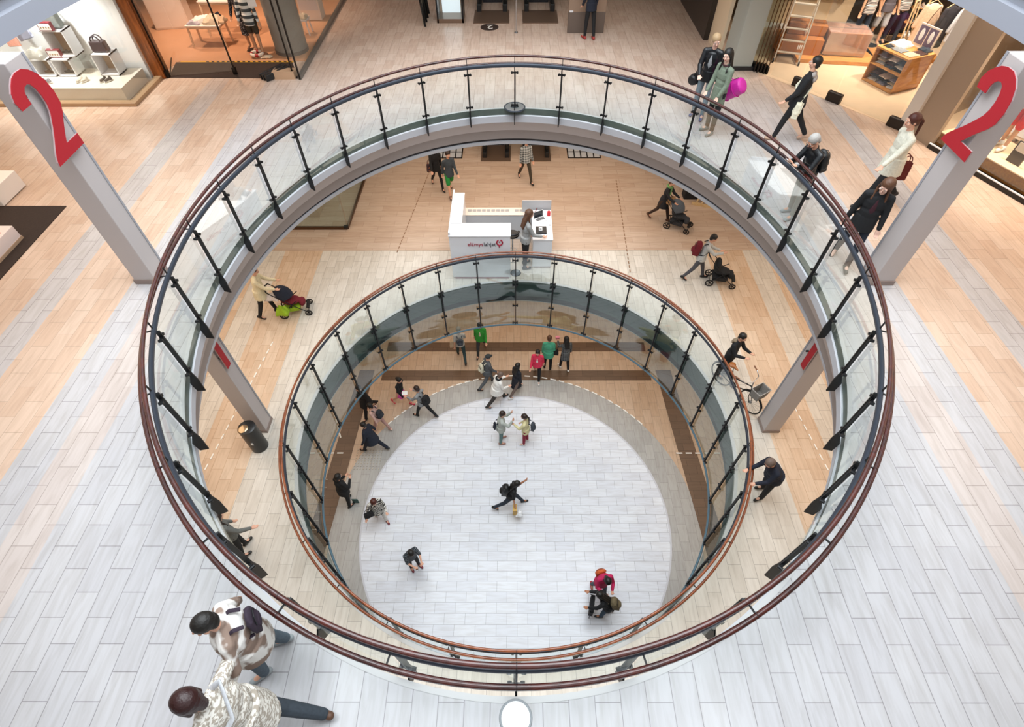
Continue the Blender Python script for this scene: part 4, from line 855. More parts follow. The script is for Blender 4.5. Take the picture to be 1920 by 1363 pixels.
def stroller(P, label, seat_m, hood_m, basket_m=None, fwd=.62, canopy=True, yaw=0):
    w = wpt(P,(0,fwd+.1,0)); t = empty('stroller',(w.x,w.y,Z1+.012),P['M'].rotation_euler.z+rad(yaw),label,'stroller')
    for sx in (-1,1):
        for y,r in ((-.28,.11),(.42,.085)): wheel(t,(sx*.25,y,r),r,.02)
        mb = MB(); mb.tube([(sx*.24,-.28,.12),(sx*.22,.0,.42),(sx*.22,.20,.58)],.013,8); mb.tube([(sx*.24,.42,.10),(sx*.22,.15,.34),(sx*.22,-.22,.74),(sx*.20,-.48,1.02)],.013,8); mb.build('frame_side',FRM,t,smooth=True)
    mb = MB(); mb.tube([(-.20,-.48,1.02),(-.1,-.53,1.05),(.1,-.53,1.05),(.20,-.48,1.02)],.018,8); mb.build('handlebar',RUB,t,smooth=True)
    mb = MB(); mb.tube([(-.22,.0,.35),(.22,.0,.35)],.012,8); mb.tube([(-.24,-.28,.12),(.24,-.28,.12)],.012,8); mb.tube([(-.24,.42,.10),(.24,.42,.10)],.012,8); mb.build('axle',FRM,t)
    mb = MB(); mb.ball((0,.02,.46),(.20,.26,.09),14); mb.ball((0,-.17,.66),(.20,.11,.25),14); mb.ball((0,.30,.36),(.17,.10,.12),14); bake(mb,'seat',seat_m,t,.018,3)
    if canopy:
        mb = MB(); vs=[]; n=10; m_=12
        for rr in (1,.94):
            for i in range(m_+1):
                a = rad(-10)+rad(125)*i/m_
                for j in range(n+1):
                    b = pi*j/n; vs.append((-.22*cos(b)*rr, -.16+(.34*sin(b))*cos(a+.3)*rr*.9, .62+(.40*sin(b))*sin(a+.3)*rr+.02))
        q = (m_+1)*(n+1); fs = []
        for i in range(m_):
            for j in range(n): a_ = i*(n+1)+j; fs += [(a_,a_+1,a_+n+2,a_+n+1),(q+a_+n+1,q+a_+n+2,q+a_+1,q+a_)]
        mb.add(vs,fs).build('canopy',hood_m,t,smooth=True)
    mb = MB(); mb.box((0,0,.24),(.38,.42,.14),taper=1.1); mb.build('basket',basket_m or seat_m,t,bevel=.02)
    mb = MB(); mb.box((0,.43,.22),(.34,.10,.03)); mb.build('footrest',RUB,t,bevel=.01)
    return t
s1 = stroller(ST1,'stroller with dark red seat and lime green bag, pushed by the person in cream',fab('dark_red_pack','7a1524'),fab('navy','1b2130'),fab('lime_green','8fae1f'))
s2 = stroller(ST2,'stroller with a big grey blue canopy below the dark coated person',fab('charcoal_seat','33363c'),fab('grey_blue_canopy','545c66'),fwd=.55,yaw=10)
s3 = stroller(ST3,'black stroller pushed by the person with the dark red backpack',fab('black','16171a'),fab('black','16171a'),canopy=False)
w = s1.location; tag(MB().cloth((0,0,0),.34,.26,.30,5).build('changing_bag',fab('lime_green','8fae1f'),smooth=True,loc=(w.x-.18,w.y-.34,Z1+.28)),'lime green bag hanging on the side of the red stroller','bag')
tag(MB().cloth((0,0,0),.36,.28,.20,6).build('white_bag',fab('white_cloth_bag','d6ccc6'),smooth=True,loc=(w.x-.42,w.y-.12,Z1+.68)),'white bag hanging from the handle of the red stroller','bag')
w = s2.location; tag(MB().cloth((0,0,0),.34,.30,.22,8).build('tan_bag',fab('tan_bag','a8835c'),smooth=True,loc=(w.x-.30,w.y+.30,Z1+.80)),'tan bag lying between the handles of the grey stroller','bag')
def bicycle():
    a = Vector(F(1345,714,M_)); b = Vector(F(1399,768,M_)); d = (a-b); mid = (a+b)/2; yaw = math.atan2(-d.x,d.y)   # +y of the bike points from front wheel to rear
    t = empty('bicycle',(mid.x,mid.y,M_),yaw,'bicycle with wicker basket and tan saddle leaning at the lower railing','bicycle')
    r = .33; yb = .52
    wheel(t,(0,yb,r),r,.018,'rear_wheel',16); wheel(t,(0,-yb,r),r,.018,'front_wheel',16)
    DF = mat('dark_bike_frame','1f2326',.3,metal=.5); mb = MB()
    BB = (0,.12,.29); ST_ = (0,.27,.72); HT = (0,-.36,.80); HB = (0,-.40,.62)
    for p,q in ((BB,ST_),(ST_,(0,yb,r)),(BB,(0,yb,r)),(BB,HB),((0,.2,.55),HT),(HT,HB)): mb.tube([p,q],.016,8)
    for sx in (-1,1): mb.tube([HB,(sx*.05,-.43,.50),(sx*.05,-yb,r)],.010,8)
    mb.build('frame',DF,t,smooth=True)
    mb = MB(); mb.tube([HT,(0,-.34,.95)],.012,8); mb.tube([(-.30,-.12,1.02),(-.22,-.28,.98),(0,-.34,.96),(.22,-.28,.98),(.30,-.12,1.02)],.011,8); mb.build('handlebar',CHROME,t,smooth=True)
    for sx in (-1,1): MB().tube([(sx*.29,-.13,1.02),(sx*.33,.0,1.03)],.018,8).build('grip',wood('brown_grip','6b3f22','8a5530'),t,smooth=True)
    mb = MB(); mb.tube([ST_,(0,.29,.84)],.013,8); mb.build('seat_post',CHROME,t)
    mb = MB(); mb.ball((0,.36,.88),(.10,.09,.045),14); capsule(mb,(0,.32,.88),(0,.17,.87),.05,.025); bake(mb,'saddle',mat('tan_leather','a2622f',.45),t,.012,2)
    mb = MB(); vs = []; n = 4
    WK_ = mat('grey_wicker','8d8882',.8,var=.3,scale=60,bump=.6); o_ = .19
    for z,k in ((.68,.82),(.96,1.0)):
        for rr in (1,.92): vs += [(sx*o_*k*rr, -.60+sy*.135*k*rr, z+(0 if rr==1 or z>.9 else .02)) for sx,sy in ((-1,-1),(1,-1),(1,1),(-1,1))]
    fs = [(i,(i+1)%4,8+(i+1)%4,8+i) for i in range(4)]+[(4+(i+1)%4,4+i,12+i,12+(i+1)%4) for i in range(4)]+[(8+i,8+(i+1)%4,12+(i+1)%4,12+i) for i in range(4)]+[(3,2,1,0),(4,5,6,7)]
    mb.add(vs,fs).build('basket',WK_,t,bevel=.006)
    MB().tube([(sx*o_,-.60+sy*.135,.965) for sx,sy in ((-1,-1),(1,-1),(1,1),(-1,1))],.012,8,True).build('basket_rim',mat('pale_rim','b5b1aa',.6),t,smooth=True)
    mb = MB(); mb.lathe([(.09,-.006),(.095,0),(.09,.006)],(0,0,0),20,Matrix.Translation((.05,.12,.29))@Matrix.Rotation(pi/2,4,'Y'))
    mb.bar((.06,.12,.29),(.06,.22,.17),.015); mb.bar((-.06,.12,.29),(-.06,.02,.41),.015); mb.box((.11,.22,.17),(.09,.06,.02)); mb.box((-.11,.02,.41),(.09,.06,.02)); mb.bar((-.06,.12,.29),(.06,.12,.29),.02); mb.build('crank',STEEL_D,t)
    for y in (yb,-yb): MB().tube([(0,y+(r+.03)*cos(a_),r+(r+.03)*sin(a_)) for a_ in [rad(20)+rad(140)*i/14 for i in range(15)]],.02,6,flat=.3).build('mudguard',STEEL_D,t,smooth=True)
    mb = MB()
    for sx in (-1,1): mb.tube([(sx*.06,.36,.72),(sx*.06,.72,.72),(sx*.03,yb,r)],.006,6)
    for k in range(4): mb.bar((-.07,.42+.09*k,.725),(.07,.42+.09*k,.725),.01)
    mb.build('rear_rack',STEEL_D,t)
bicycle()
# ================================================================ KIOSK ON THE MIDDLE FLOOR
WHITE = mat('white_laminate','e4e6ea',.25); REDT = mat('dark_red_trim','7c2230',.5); GREYL = mat('grey_laminate','b9bdc2',.4)
LOGOR = mat('logo_red','a3203a',.5); LOGOB = mat('logo_dark','2a2430',.5)
k = empty('kiosk_counter',(0,0,Z1+.01),0,'white L-shaped kiosk counter with red and black lettering and pin logo','counter')
kx0,kx1,ky = -1.92,-.10,12.70; HK = 1.64
mb = MB(); mb.box(((kx0+kx1)/2,ky+.30,HK/2+.03),(kx1-kx0,.60,HK-.06)); mb.build('front_body',WHITE,k,bevel=.01)
MB().box(((kx0+kx1)/2,ky+.30,HK+.012),(kx1-kx0+.03,.64,.035)).build('worktop',mat('bright_worktop','f3f4f7',.2),k,bevel=.006)
MB().box(((kx0+kx1)/2,ky+.03,.02),(kx1-kx0-.12,.05,.05)).build('plinth_trim',REDT,k)
MB().box((kx0+.17,ky+1.40,HK/2+.03),(.34,1.60,HK-.06)).build('side_body',WHITE,k,bevel=.01)
MB().box((kx0+.17,ky+1.40,HK+.012),(.37,1.62,.035)).build('side_worktop',mat('bright_worktop','f3f4f7',.2),k,bevel=.006)
MB().box((kx0+.02,ky+1.1,HK+.09),(.05,2.2,.12)).build('upstand',WHITE,k,bevel=.01)
MB().box((-.42,ky+2.17,.48),(2.35,.36,.96)).build('back_body',GREYL,k,bevel=.01)
MB().box((-.42,ky+2.17,.98),(2.38,.40,.03)).build('back_worktop',mat('wood_tint_top','e6d9cc',.3),k,bevel=.004)
for i in range(12):
    if 8 < i < 10: continue
    MB().box((-1.45+.155*i,ky+2.21,1.005),(.12,.10,.02)).build('card_slot',mat('card_grey','a9a7a6',.5),k,bevel=.003)
T = Matrix.Translation((-1.385,ky-.004,1.29)) @ Matrix.Rotation(pi/2,4,'X')
text_obj('lettering_red','elämys',LOGOR,k,T,.24,width=.47)
text_obj('lettering_dark','lahjat',LOGOB,k,Matrix.Translation((-.90,ky-.004,1.29)) @ Matrix.Rotation(pi/2,4,'X'),.24,width=.37)
pin = MB(); pts = []
for i in range(25):
    a = rad(-250)+rad(320)*i/24; pts.append((-.42+.085*cos(a),ky-.008,1.42+.095*sin(a)))
pin.tube(pts,.020,8,flat=1); pin.tube([(-.45,ky-.008,1.34),(-.435,ky-.008,1.285),(-.425,ky-.008,1.245)],.016,8); pin.build('pin_logo',LOGOR,k,smooth=True)
MB().lathe([(0,-.004),(.022,-.004),(.022,.004),(0,.004)],(0,0,0),16,Matrix.Translation((-.42,ky-.01,1.44))@Matrix.Rotation(pi/2,4,'X')).build('pin_dot',LOGOR,k)
d = empty('kiosk_desk',(0,0,Z1+.01),0,'white desk with a grey upstand right of the kiosk attendant','desk')
MB().box((.90,13.98,.56),(.60,1.50,1.06)).build('body',WHITE,d,bevel=.01); MB().box((.90,13.98,1.105),(.64,1.54,.035)).build('desktop',mat('bright_worktop','f3f4f7',.2),d,bevel=.006)
MB().box((.92,13.255,.03),(.54,.04,.05)).build('plinth_trim',REDT,d); MB().box((.75,14.86,1.20),(.95,.05,.42)).build('upstand',GREYL,d,bevel=.006)
def lap():
    t = empty('laptop',(.86,14.22,Z1+1.135),rad(28),'open white laptop on the kiosk desk','laptop')
    MB().box((0,0,.012),(.36,.25,.02)).build('base',mat('white_plastic_gloss','eceef0',.3),t,bevel=.004); MB().box((0,.02,.024),(.30,.13,.004)).build('keyboard',mat('grey_keys','6d6f73',.6),t)
    MB().box((0,.14,.13),(.36,.012,.25),Matrix.Rotation(rad(-8),4,'X')).build('lid',mat('white_plastic_gloss','eceef0',.3),t,bevel=.004); MB().box((0,.129,.132),(.32,.004,.21),Matrix.Rotation(rad(-8),4,'X')).build('screen',mat('phone_screen','20242a',.1),t)
lap()
t = empty('card_terminal',(.86,13.66,Z1+1.133),0,'black document tray with a white card reader on the kiosk desk','device')
MB().box((0,0,.02),(.34,.36,.04)).build('tray',mat('black_plastic','1c1e22',.4),t,bevel=.008); MB().box((-.02,.0,.06),(.11,.15,.04)).build('reader',mat('white_plastic_gloss','eceef0',.3),t,bevel=.006); MB().box((-.02,-.02,.082),(.07,.08,.004)).build('keypad',mat('grey_keys','6d6f73',.6),t)
MB().box((.0,-.172,.03),(.32,.01,.03)).build('tray_front',STEEL_D,t)
t = empty('red_dispenser',(1.13,14.46,Z1+1.133),0,'small red dispenser on the far corner of the kiosk desk','dispenser')
MB().box((0,0,.07),(.10,.09,.14)).build('body',mat('glossy_red','d1202e',.3),t,bevel=.01); MB().lathe([(0,.14),(.025,.14),(.02,.18),(0,.19)],n=12).build('nozzle',mat('glossy_red','d1202e',.3),t)
t = empty('scissors',(1.12,13.95,Z1+1.135),rad(30),'small black handled tool lying on the kiosk desk','tool')
MB().bar((0,0,0),(0,.10,0),.012,.004).build('blade',CHROME,t); MB().tube([(.02+.02*cos(a),-.02+.02*sin(a),0) for a in [2*pi*i/10 for i in range(10)]],.005,6,True).build('handle',STEEL_D,t)
t = empty('desk_lamp',(.72,14.62,Z1+1.133),0,'curved black cable arm at the back of the kiosk desk','arm'); MB().tube([(0,0,0),(.0,.0,.10),(.04,-.03,.18),(.02,-.08,.22)],.012,8).build('arm',REDT,t,smooth=True); MB().lathe([(0,0),(.05,0),(.05,.015),(0,.02)],n=14).build('foot',REDT,t)
p = at(962,484,Z1); t = empty('bar_stool',(p.x-.02,p.y,Z1+.01),0,'bar stool with black seat and chrome foot between counter and desk','stool')
MB().lathe([(0,0),(.22,0),(.22,.015),(.05,.03),(.03,.05)],n=24).build('foot_plate',CHROME,t,smooth=True); MB().lathe([(.025,.03),(.025,.90),(0,.90)],n=12).build('column',CHROME,t,smooth=True)
mb = MB(); mb.lathe([(0,.90),(.19,.91),(.22,.94),(.20,.98),(0,.97)],n=24); mb.tube([(.20*cos(a),.20*sin(a),1.06) for a in [pi+pi*i/12 for i in range(13)]],.04,8); mb.build('seat',mat('black_vinyl','17191d',.35),t,smooth=True)
MB().tube([(.16*cos(a),.16*sin(a),.30) for a in [2*pi*i/20 for i in range(20)]],.010,6,True).build('foot_ring',CHROME,t,smooth=True)
# round bin by the column
p = at(489,838,Z1); t = empty('waste_bin',(p.x-.02,p.y+.02,Z1+.01),0,'tall black cylindrical waste bin with a slanted steel opening beside the left column','bin')
MB().lathe([(0,0),(.20,0),(.20,.86),(.17,.88),(0,.88)],n=32).build('body',mat('satin_black','191b1d',.35),t,smooth=40)
MB().ball((-.06,-.05,.86),(.13,.13,.045),20).build('chute',mat('brass_steel','cbb08c',.25,metal=.9),t,smooth=True)
MB().box((.03,-.201,.42),(.05,.008,.07)).box((.045,-.203,.46),(.02,.008,.03)).build('emblem',mat('white_paper','f4f4f2',.6),t)

# ================================================================ ESCALATORS, PANEL AND FLOOR SIGN
def escalator(x, y, z, label, w=.70, n=9, pl=.35):
    t = empty('escalator',(x,y,z),0,label,'escalator'); DK = mat('dark_comb_metal','3b3b40',.35,metal=.7)
    MB().box((0,pl,.012),(w+.5,1.2,.02)).build('landing_plate',mat('brushed_brown_plate','8b7463',.28,metal=.6),t)
    for i in range(n): MB().box((0,1.2+.4*i,.10+.20*i),(w,.42,.20)).build('step',DK,t)
    for sx in (-1,1):
        X = sx*(w/2+.10); vs = [(X,.10,.05),(X,.10,.85),(X,.25,.95),(X,1.0,.97),(X,1.0+.4*n,.97+.2*n),(X,1.0+.4*n,.2*n),(X,1.0,.05)]
        q = [(a+.012,b,c) for a,b,c in vs]; m_ = len(vs)
        MB().add(vs+q,[tuple(range(m_)),tuple(range(2*m_-1,m_-1,-1))]+[(i,(i+1)%m_,m_+(i+1)%m_,m_+i) for i in range(m_)]).build('side_glass',GLASS1,t)
        MB().tube([(X,.35,.30),(X,.10,.38),(X,.0,.60),(X,.08,.84),(X,.25,.96),(X,1.0,.99),(X,1.0+.4*n,.99+.2*n)],.045,10).build('handrail',RUB,t,smooth=True)
        MB().box((X,.45,.12),(.16,.9,.24)).build('newel_base',mat('satin_black','191b1d',.35),t,bevel=.02)
        MB().bar((X,1.0,.16),(X,1.0+.4*n,.16+.2*n),.14,.28).build('skirt_panel',mat('satin_black','191b1d',.35),t)
    return t
escalator(-.75,21.1,Z2,'left of the two escalators on the upper floor',pl=-.45); escalator(.90,21.1,Z2,'right of the two escalators on the upper floor, beside the panel',pl=-.45)
escalator(-.72,19.9,Z1,'left escalator on the middle floor, seen under the slab edge'); escalator(.90,19.9,Z1,'right escalator on the middle floor, seen under the slab edge')
t = empty('lift_cabin',(-2.12,20.45,Z2),0,'narrow glass lift with a white lit front at the top edge','lift')
MB().box((0,.3,1.2),(.62,.05,2.3)).build('back_panel',mat('lit_white_panel','f4f6ff',.5,emit=.9),t); MB().box((0,0,.06),(.90,.7,.12)).build('base',mat('brushed_brown_plate','8b7463',.28,metal=.6),t)
for sx in (-1,1): MB().box((sx*.42,0,1.2),(.05,.7,2.4)).build('side_frame',FRM,t); 
MB().box((0,-.33,1.2),(.78,.012,2.3)).build('door_glass',GLASS1,t)
t = empty('glass_barrier',(-3.0,20.6,Z2),0,'glass barrier with dark rails at the left end of the escalators','barrier')
MB().box((0,0,.55),(.012,1.6,1.0)).build('glass_sheet',GLASS1,t)
for y in (-.8,-.4,0,.4): MB().bar((.06,y,0),(-.06,y+.1,.95),.05).build('rod',FRM,t)
t = empty('info_board',(2.33,19.26,Z2),0,'free-standing bronze panel with a white lit field near the escalators','panel')
MB().box((0,0,.30),(1.18,.12,.60)).build('lower_part',mat('dark_taupe_metal','6e625a',.4,metal=.3),t,bevel=.008); MB().box((0,0,1.35),(1.18,.12,1.50)).build('upper_part',mat('bronze_panel','9a8472',.35,metal=.3),t,bevel=.008)
MB().box((0,-.065,1.55),(.86,.012,.85)).build('lit_field',mat('lit_white_panel','f4f6ff',.5,emit=.9),t); MB().box((-.5,-.065,.62),(.12,.012,.05)).build('plate',WHITE,t)
t = empty('floor_sign',(-.80,19.73,Z2),0,'round black floor sign with a white 2 in front of the escalators','sign')
MB().lathe([(0,.006),(.30,.006),(.30,0)],n=36).build('disc',mat('dark_brown_vinyl','3a2f2b',.4),t); text_obj('numeral','2',mat('white_inlay','f2f0ea',.4),t,Matrix.Translation((.13,.17,.008))@Matrix.Rotation(pi,4,'Z'),.46,ext=.002)
t = empty('slim_pole',(.08,19.25,Z2),0,'slim steel pole between the two escalators','pole'); MB().tube([(0,0,0),(0,0,2.6)],.018,10).build('shaft',CHROME,t); MB().lathe([(0,0),(.06,0),(.06,.02),(0,.02)],n=16).build('foot',CHROME,t)
for x,nm in ((-2.75,'left'),(2.85,'right')):
    t = empty('floor_grille',(x,20.35,Z1),0,'dark framed floor grille %s of the escalators on the middle floor'%nm,'grille'); MB().box((0,0,.012),(1.3,.9,.012)).build('field',mat('pale_grille_field','c9cdd2',.4),t)
    for i in range(6): MB().box((-.65+.26*i,0,.022),(.04,.94,.02)).build('bar',FRM,t)
    for j in (-.45,0,.45): MB().box((0,j,.022),(1.34,.04,.02)).build('cross_bar',FRM,t)
# glass shop corner on the middle floor, left
t = empty('glass_corner',(0,0,Z1),0,'glass shop corner with bronze floor rail on the middle floor, left','shop front'); BRZ = mat('bronze_rail','5a3f2a',.35,metal=.6)
MB().bar((-12,15.27,.05),(-5.80,15.27,.05),.08,.10).bar((-5.80,15.27,.05),(-5.72,20,.05),.08,.10).build('floor_rail',BRZ,t)
MB().box((-8.9,15.27,1.8),(6.2,.014,3.4)).build('front_glass',GLASS1,t); MB().box((-5.76,17.6,1.8),(.014,4.6,3.4)).build('side_glass',GLASS1,t); MB().box((-5.84,15.27,.10),(.14,.12,.06)).build('corner_lock',STEEL_D,t)
t = empty('black_cylinder',(-6.45,17.9,Z1+.01),0,'black cylindrical stand inside the glass shop corner on the middle floor','stand'); MB().lathe([(0,0),(.26,0),(.26,1.0),(.24,1.02),(0,1.02)],n=28).build('body',mat('satin_black','191b1d',.35),t,smooth=40); MB().lathe([(0,1.02),(.30,1.02),(.30,1.06),(0,1.06)],n=28).build('top',WHITE,t,smooth=40)
t = empty('display_plinth',(-7.4,16.3,Z1+.01),0,'low plinth with goods inside the glass shop corner on the middle floor','plinth'); MB().box((0,0,.12),(.9,.7,.24)).build('body',mat('tan_plinth','b59a80',.5),t,bevel=.01); MB().cloth((-.1,0,.24),.4,.3,.12,4).build('goods',fab('white','ecebe6'),t,smooth=True)
# wooden rack on the middle floor right
t = empty('wooden_rack',(7.05,16.6,Z1+.01),rad(-40),'leaning slatted wooden rack beside the black cloth on the middle floor right','rack'); WD = wood('pale_wood','c7a878','dcc397',4,.5)
for i in range(5): MB().bar((-.4+.2*i,0,0),(-.3+.16*i,.45,1.2),.05).build('slat',WD,t)
MB().bar((-.5,-.25,.04),(.5,.1,.04),.08).build('base_bar',WD,t); MB().bar((-.42,.2,.6),(.42,.2,.6),.05).build('cross_bar',WD,t)
t = tag(MB().box((6.55,17.2,Z1+.75),(.55,.4,1.5),taper=.85).build('black_banner',fab('black','16171a'),bevel=.03),'black cloth covered stand beside the wooden rack on the middle floor','stand')

# ================================================================ LEFT SHOPS, UPPER FLOOR
SILL = mat('beige_brown_sill','a98c6c',.4); PLATF = mat('cream_platform','d9d2c4',.45); WINW = mat('window_white','eceff0',.6); BROWNW = wood('reddish_brown_panel','6a3510','9a5520',3,.35,(6,6,1),coat=.3)
SG = glass('shop_glass',(.97,.98,.975),.03,0,fres=.18)
t = empty('display_window',(0,0,Z2),0,'bright shoe display window at the upper left corner','shop window')
MB().prism([(-18.8,14.17),(-10.05,14.17),(-10.05,16.0),(-10.25,16.0),(-10.25,14.37),(-18.8,14.37)],0,.09).build('sill',SILL,t,bevel=.01)
MB().box((-14.6,15.02,.21),(8.5,1.25,.34)).build('platform',PLATF,t,bevel=.006); MB().box((-14.5,15.82,1.8),(8.4,.12,3.6)).build('back_wall',WINW,t)
for x0,x1 in ((-18.8,-14.6),(-14.56,-12.2),(-12.17,-10.13)): MB().box(((x0+x1)/2,14.27,1.85),(x1-x0,.012,3.5)).build('front_pane',SG,t)
MB().box((-10.13,15.1,1.85),(.012,1.65,3.5)).build('side_pane',SG,t)
MB().box((-10.12,16.02,1.85),(.30,.34,3.7)).build('end_panel',BROWNW,t,bevel=.01)
ZP = Z2+.39
def obox(x,y,z,w,h,d,label,m=WHITE,inner=None,rz=0,tk=.025):
    t = empty('display_cube',(x,y,z),rz,label,'display box','white open display cubes in the shoe window')
    mb = MB(); mb.box((0,0,tk/2),(w,d,tk)); mb.box((0,0,h-tk/2),(w,d,tk)); mb.box((-w/2+tk/2,0,h/2),(tk,d,h)); mb.box((w/2-tk/2,0,h/2),(tk,d,h)); mb.build('shell',m,t)
    MB().box((0,d/2-.01,h/2),(w-.02,.02,h-.02)).build('back_board',inner or mat('tan_board','c3a78a',.6),t); return t
obox(-12.66,15.30,ZP,.50,.42,.42,'white display cube with shoes, leftmost on the platform')
obox(-12.10,15.30,ZP,.50,.42,.42,'white display cube with dark sneakers, second from left')
obox(-10.98,15.36,ZP,.52,.52,.42,'white display cube at the right end of the shoe platform')
obox(-11.95,15.42,ZP+.44,.56,.62,.42,'tall white display cube standing on two others')
t = empty('acrylic_table',(-11.50,15.30,ZP),0,'clear acrylic table between the display cubes','table')
MB().box((0,0,.40),(.46,.42,.02)).build('table_top',SG,t)
for sx in (-1,1): MB().box((sx*.22,0,.2),(.014,.42,.40)).build('side',SG,t)
def shoe_pair(x,y,z,m,label,rz=0,group=None):
    for i,sx in enumerate((-1,1)):
        t = empty('shoe',(x+sx*.065,y,z),rz,('left ' if i==0 else 'right ')+label,'shoe')
        MB().lathe([(0,0),(.045,0),(.048,.02),(0,.024)],(0,0,0),14,Matrix.Scale(2.7,4,Vector((0,1,0)))).build('sole',SOLE,t,smooth=True)
        mb = MB(); capsule(mb,(0,-.06,.05),(0,.07,.04),.042,.034); capsule(mb,(0,-.07,.05),(0,-.06,.085),.036,.034); bake(mb,'upper',m,t,.010,2)
        for q in (-.01,.015,.04): MB().bar((-.02,q,.088-q*.2),(.02,q,.088-q*.2),.006).build('lace',SOLE,t)
shoe_pair(-12.5,14.72,ZP,mat('grey_suede','8c8f9a',.8),'grey shoe on the platform edge',rad(70)); shoe_pair(-11.55,14.78,ZP,mat('pale_sneaker','d8d2c4',.6),'pale sneaker in the middle of the platform',rad(150)); shoe_pair(-10.93,14.80,ZP,mat('white_black_sneaker','34312f',.5),'black and white sneaker near the right end of the platform',rad(150))
shoe_pair(-12.62,15.22,ZP+.03,mat('brown_suede','5f4b3a',.8),'brown shoe in the leftmost display cube',rad(80)); shoe_pair(-12.08,15.22,ZP+.03,mat('dark_sneaker','3a3936',.6),'dark sneaker in the second display cube',rad(80)); shoe_pair(-11.92,15.34,ZP+.47,mat('dark_sneaker','3a3936',.6),'dark sneaker in the tall upper display cube',rad(80))
def hbag(x,y,z,s,m,label,rope=None,rz=0):
    t = empty('handbag',(x,y,z),rz,label,'bag'); w,d,h = s
    MB().box((0,0,h/2),(w,d,h),taper=.9).build('bag_body',m,t,bevel=.03)
    for sy in (-1,1): MB().tube([(w*.28*cos(a),sy*d*.3,h+h*.45*sin(a)) for a in [pi*i/10 for i in range(11)]],.016,8).build('handle',rope or m,t,smooth=True)
hbag(-12.0,15.45,ZP+1.08,(.55,.22,.46),fab('grey_green_canvas','7d8583'),'grey green canvas bag with white rope handles on the tall cube',fab('white_rope','e9e7df'))
hbag(-11.0,15.36,ZP+.53,(.42,.20,.26),mat('dark_plum_leather','3c2f36',.4),'dark plum leather bag on the right display cube')
def frame_box(x,y,z,label):
    t = empty('framed_cards',(x,y,z),0,label,'frame'); MB().box((0,0,.10),(.34,.10,.20)).build('box',REDT,t,bevel=.005); MB().box((0,-.052,.10),(.29,.006,.15)).build('card',mat('white_paper','f4f4f2',.6),t)
    for i in range(4): MB().lathe([(0,0),(.018,0),(.018,.008),(0,.008)],(0,0,0),10,Matrix.Translation((-.10+.066*i,-.055,.09))@Matrix.Rotation(pi/2,4,'X')).build('button',mat('gold_button','b89a68',.4,metal=.5),t)
frame_box(-12.22,15.25,ZP+.42,'small framed card of buttons on the second display cube'); frame_box(-12.0,15.22,ZP+1.07,'small framed card of buttons in front of the grey green bag')
tag(MB().cloth((-12.75,15.30,ZP+.42),.50,.42,.30,2).build('folded_scarf',fab('grey_white_cloth','a9a8a0'),smooth=True),'crumpled grey and white scarf on the leftmost cubes','scarf')
t = empty('hanging_scarf',(-12.95,15.55,ZP+.75),rad(-20),'blue grey striped scarf hanging at the left in the window','scarf'); MB().box((0,0,.55),(.62,.06,1.1),Matrix.Rotation(rad(-16),4,'Y')).build('cloth',stripes('blue_stripe_cloth',('7d849c','a9aec2'),.03,'X'),t,bevel=.02)
for i in range(7): MB().box((-.27+.09*i-.17,0,1.15),(.05,.03,.12)).build('fringe',fab('blue_grey_fringe','8b91a6'),t)
tag(MB().box((-13.35,15.5,ZP+1.0),(.30,.06,.8),Matrix.Identity(4),rz=rad(10)).build('pink_scarf',fab('salmon_pink','dc9a86'),bevel=.02),'salmon pink scarf beside the blue striped one','scarf')
hbag(-13.3,14.95,ZP,(.42,.18,.34),fab('grey_fur','7b7c7e'),'grey furry bag behind the left red 2')
spot('window_fill_spot',(-12.0,14.7,Z2+3.5),(-11.9,15.4,ZP),700,(1,.97,.93),95); spot('window_fill_spot',(-15.0,14.7,Z2+3.5),(-14.5,15.4,ZP),500,(1,.97,.93),95)  # added spots that brighten the shoe display, no fixtures modelled
# entrance with mat
t = empty('entrance_mat',(0,0,Z2),0,'dark brown entrance mat with yellow and black edge tape','mat')
MB().prism([(-9.92,15.93),(-6.15,15.86),(-6.63,16.95),(-10.12,16.97)],0,.012).build('pile',fab('dark_brown_pile','33261f',.95),t)
MB().bar((-10.0,17.01,.008),(-6.6,17.0,.008),.09,.014).build('warning_tape',mat('warning_yellow','d8a428',.6),t)
for i in range(17): x=-9.2+.155*i; MB().add([(x,16.965,.017),(x+.08,16.965,.017),(x+.03,17.05,.017),(x-.05,17.05,.017)],[(0,1,2,3)]).build('tape_stripe',mat('black_plastic','1c1e22',.4),t)
MB().prism([(-10.0,17.05),(-6.3,17.05),(-6.3,25),(-16,25),(-16,16.0),(-10.3,16.0)],0,.006); mb = MB(); mb.prism([(-10.05,17.06),(-6.22,17.06),(-6.22,25.7),(-18.7,25.7),(-18.7,16.05),(-10.3,16.05)],.0,.008); mb.v = [(x,y,z+Z2) for x,y,z in mb.v]
tag(mb.build('floor_shop_left',mat('warm_terracotta_floor','c99873',.35,var=.05,scale=1.5)),kind='structure')
t = empty('glass_door_set',(0,0,Z2),0,'row of frameless glass doors with black posts at the shop entrance','door'); BG = mat('black_post','17130f',.3,metal=.4)
for x,y in ((-9.93,15.96),(-8.06,16.16),(-6.30,15.90)):
    MB().bar((x,y,0),(x,y,3.4),.035).build('post',BG,t); MB().box((x,y,.10),(.10,.10,.20)).build('floor_hinge',BG,t,bevel=.01)
for a,b in (((-9.93,15.96),(-8.06,16.16)),): 
    MB().bar((a[0],a[1],1.75),(b[0],b[1],1.75),.012,3.4,up=(0,0,1)).build('door_glass',SG,t)
MB().bar((-9.90,16.0,0),(-10.4,17.3,0),.03,.03).build('floor_track',BG,t)
t = empty('side_glass_wall',(0,0,Z2),0,'glass side wall with steel floor rail right of the shop entrance','glass wall')
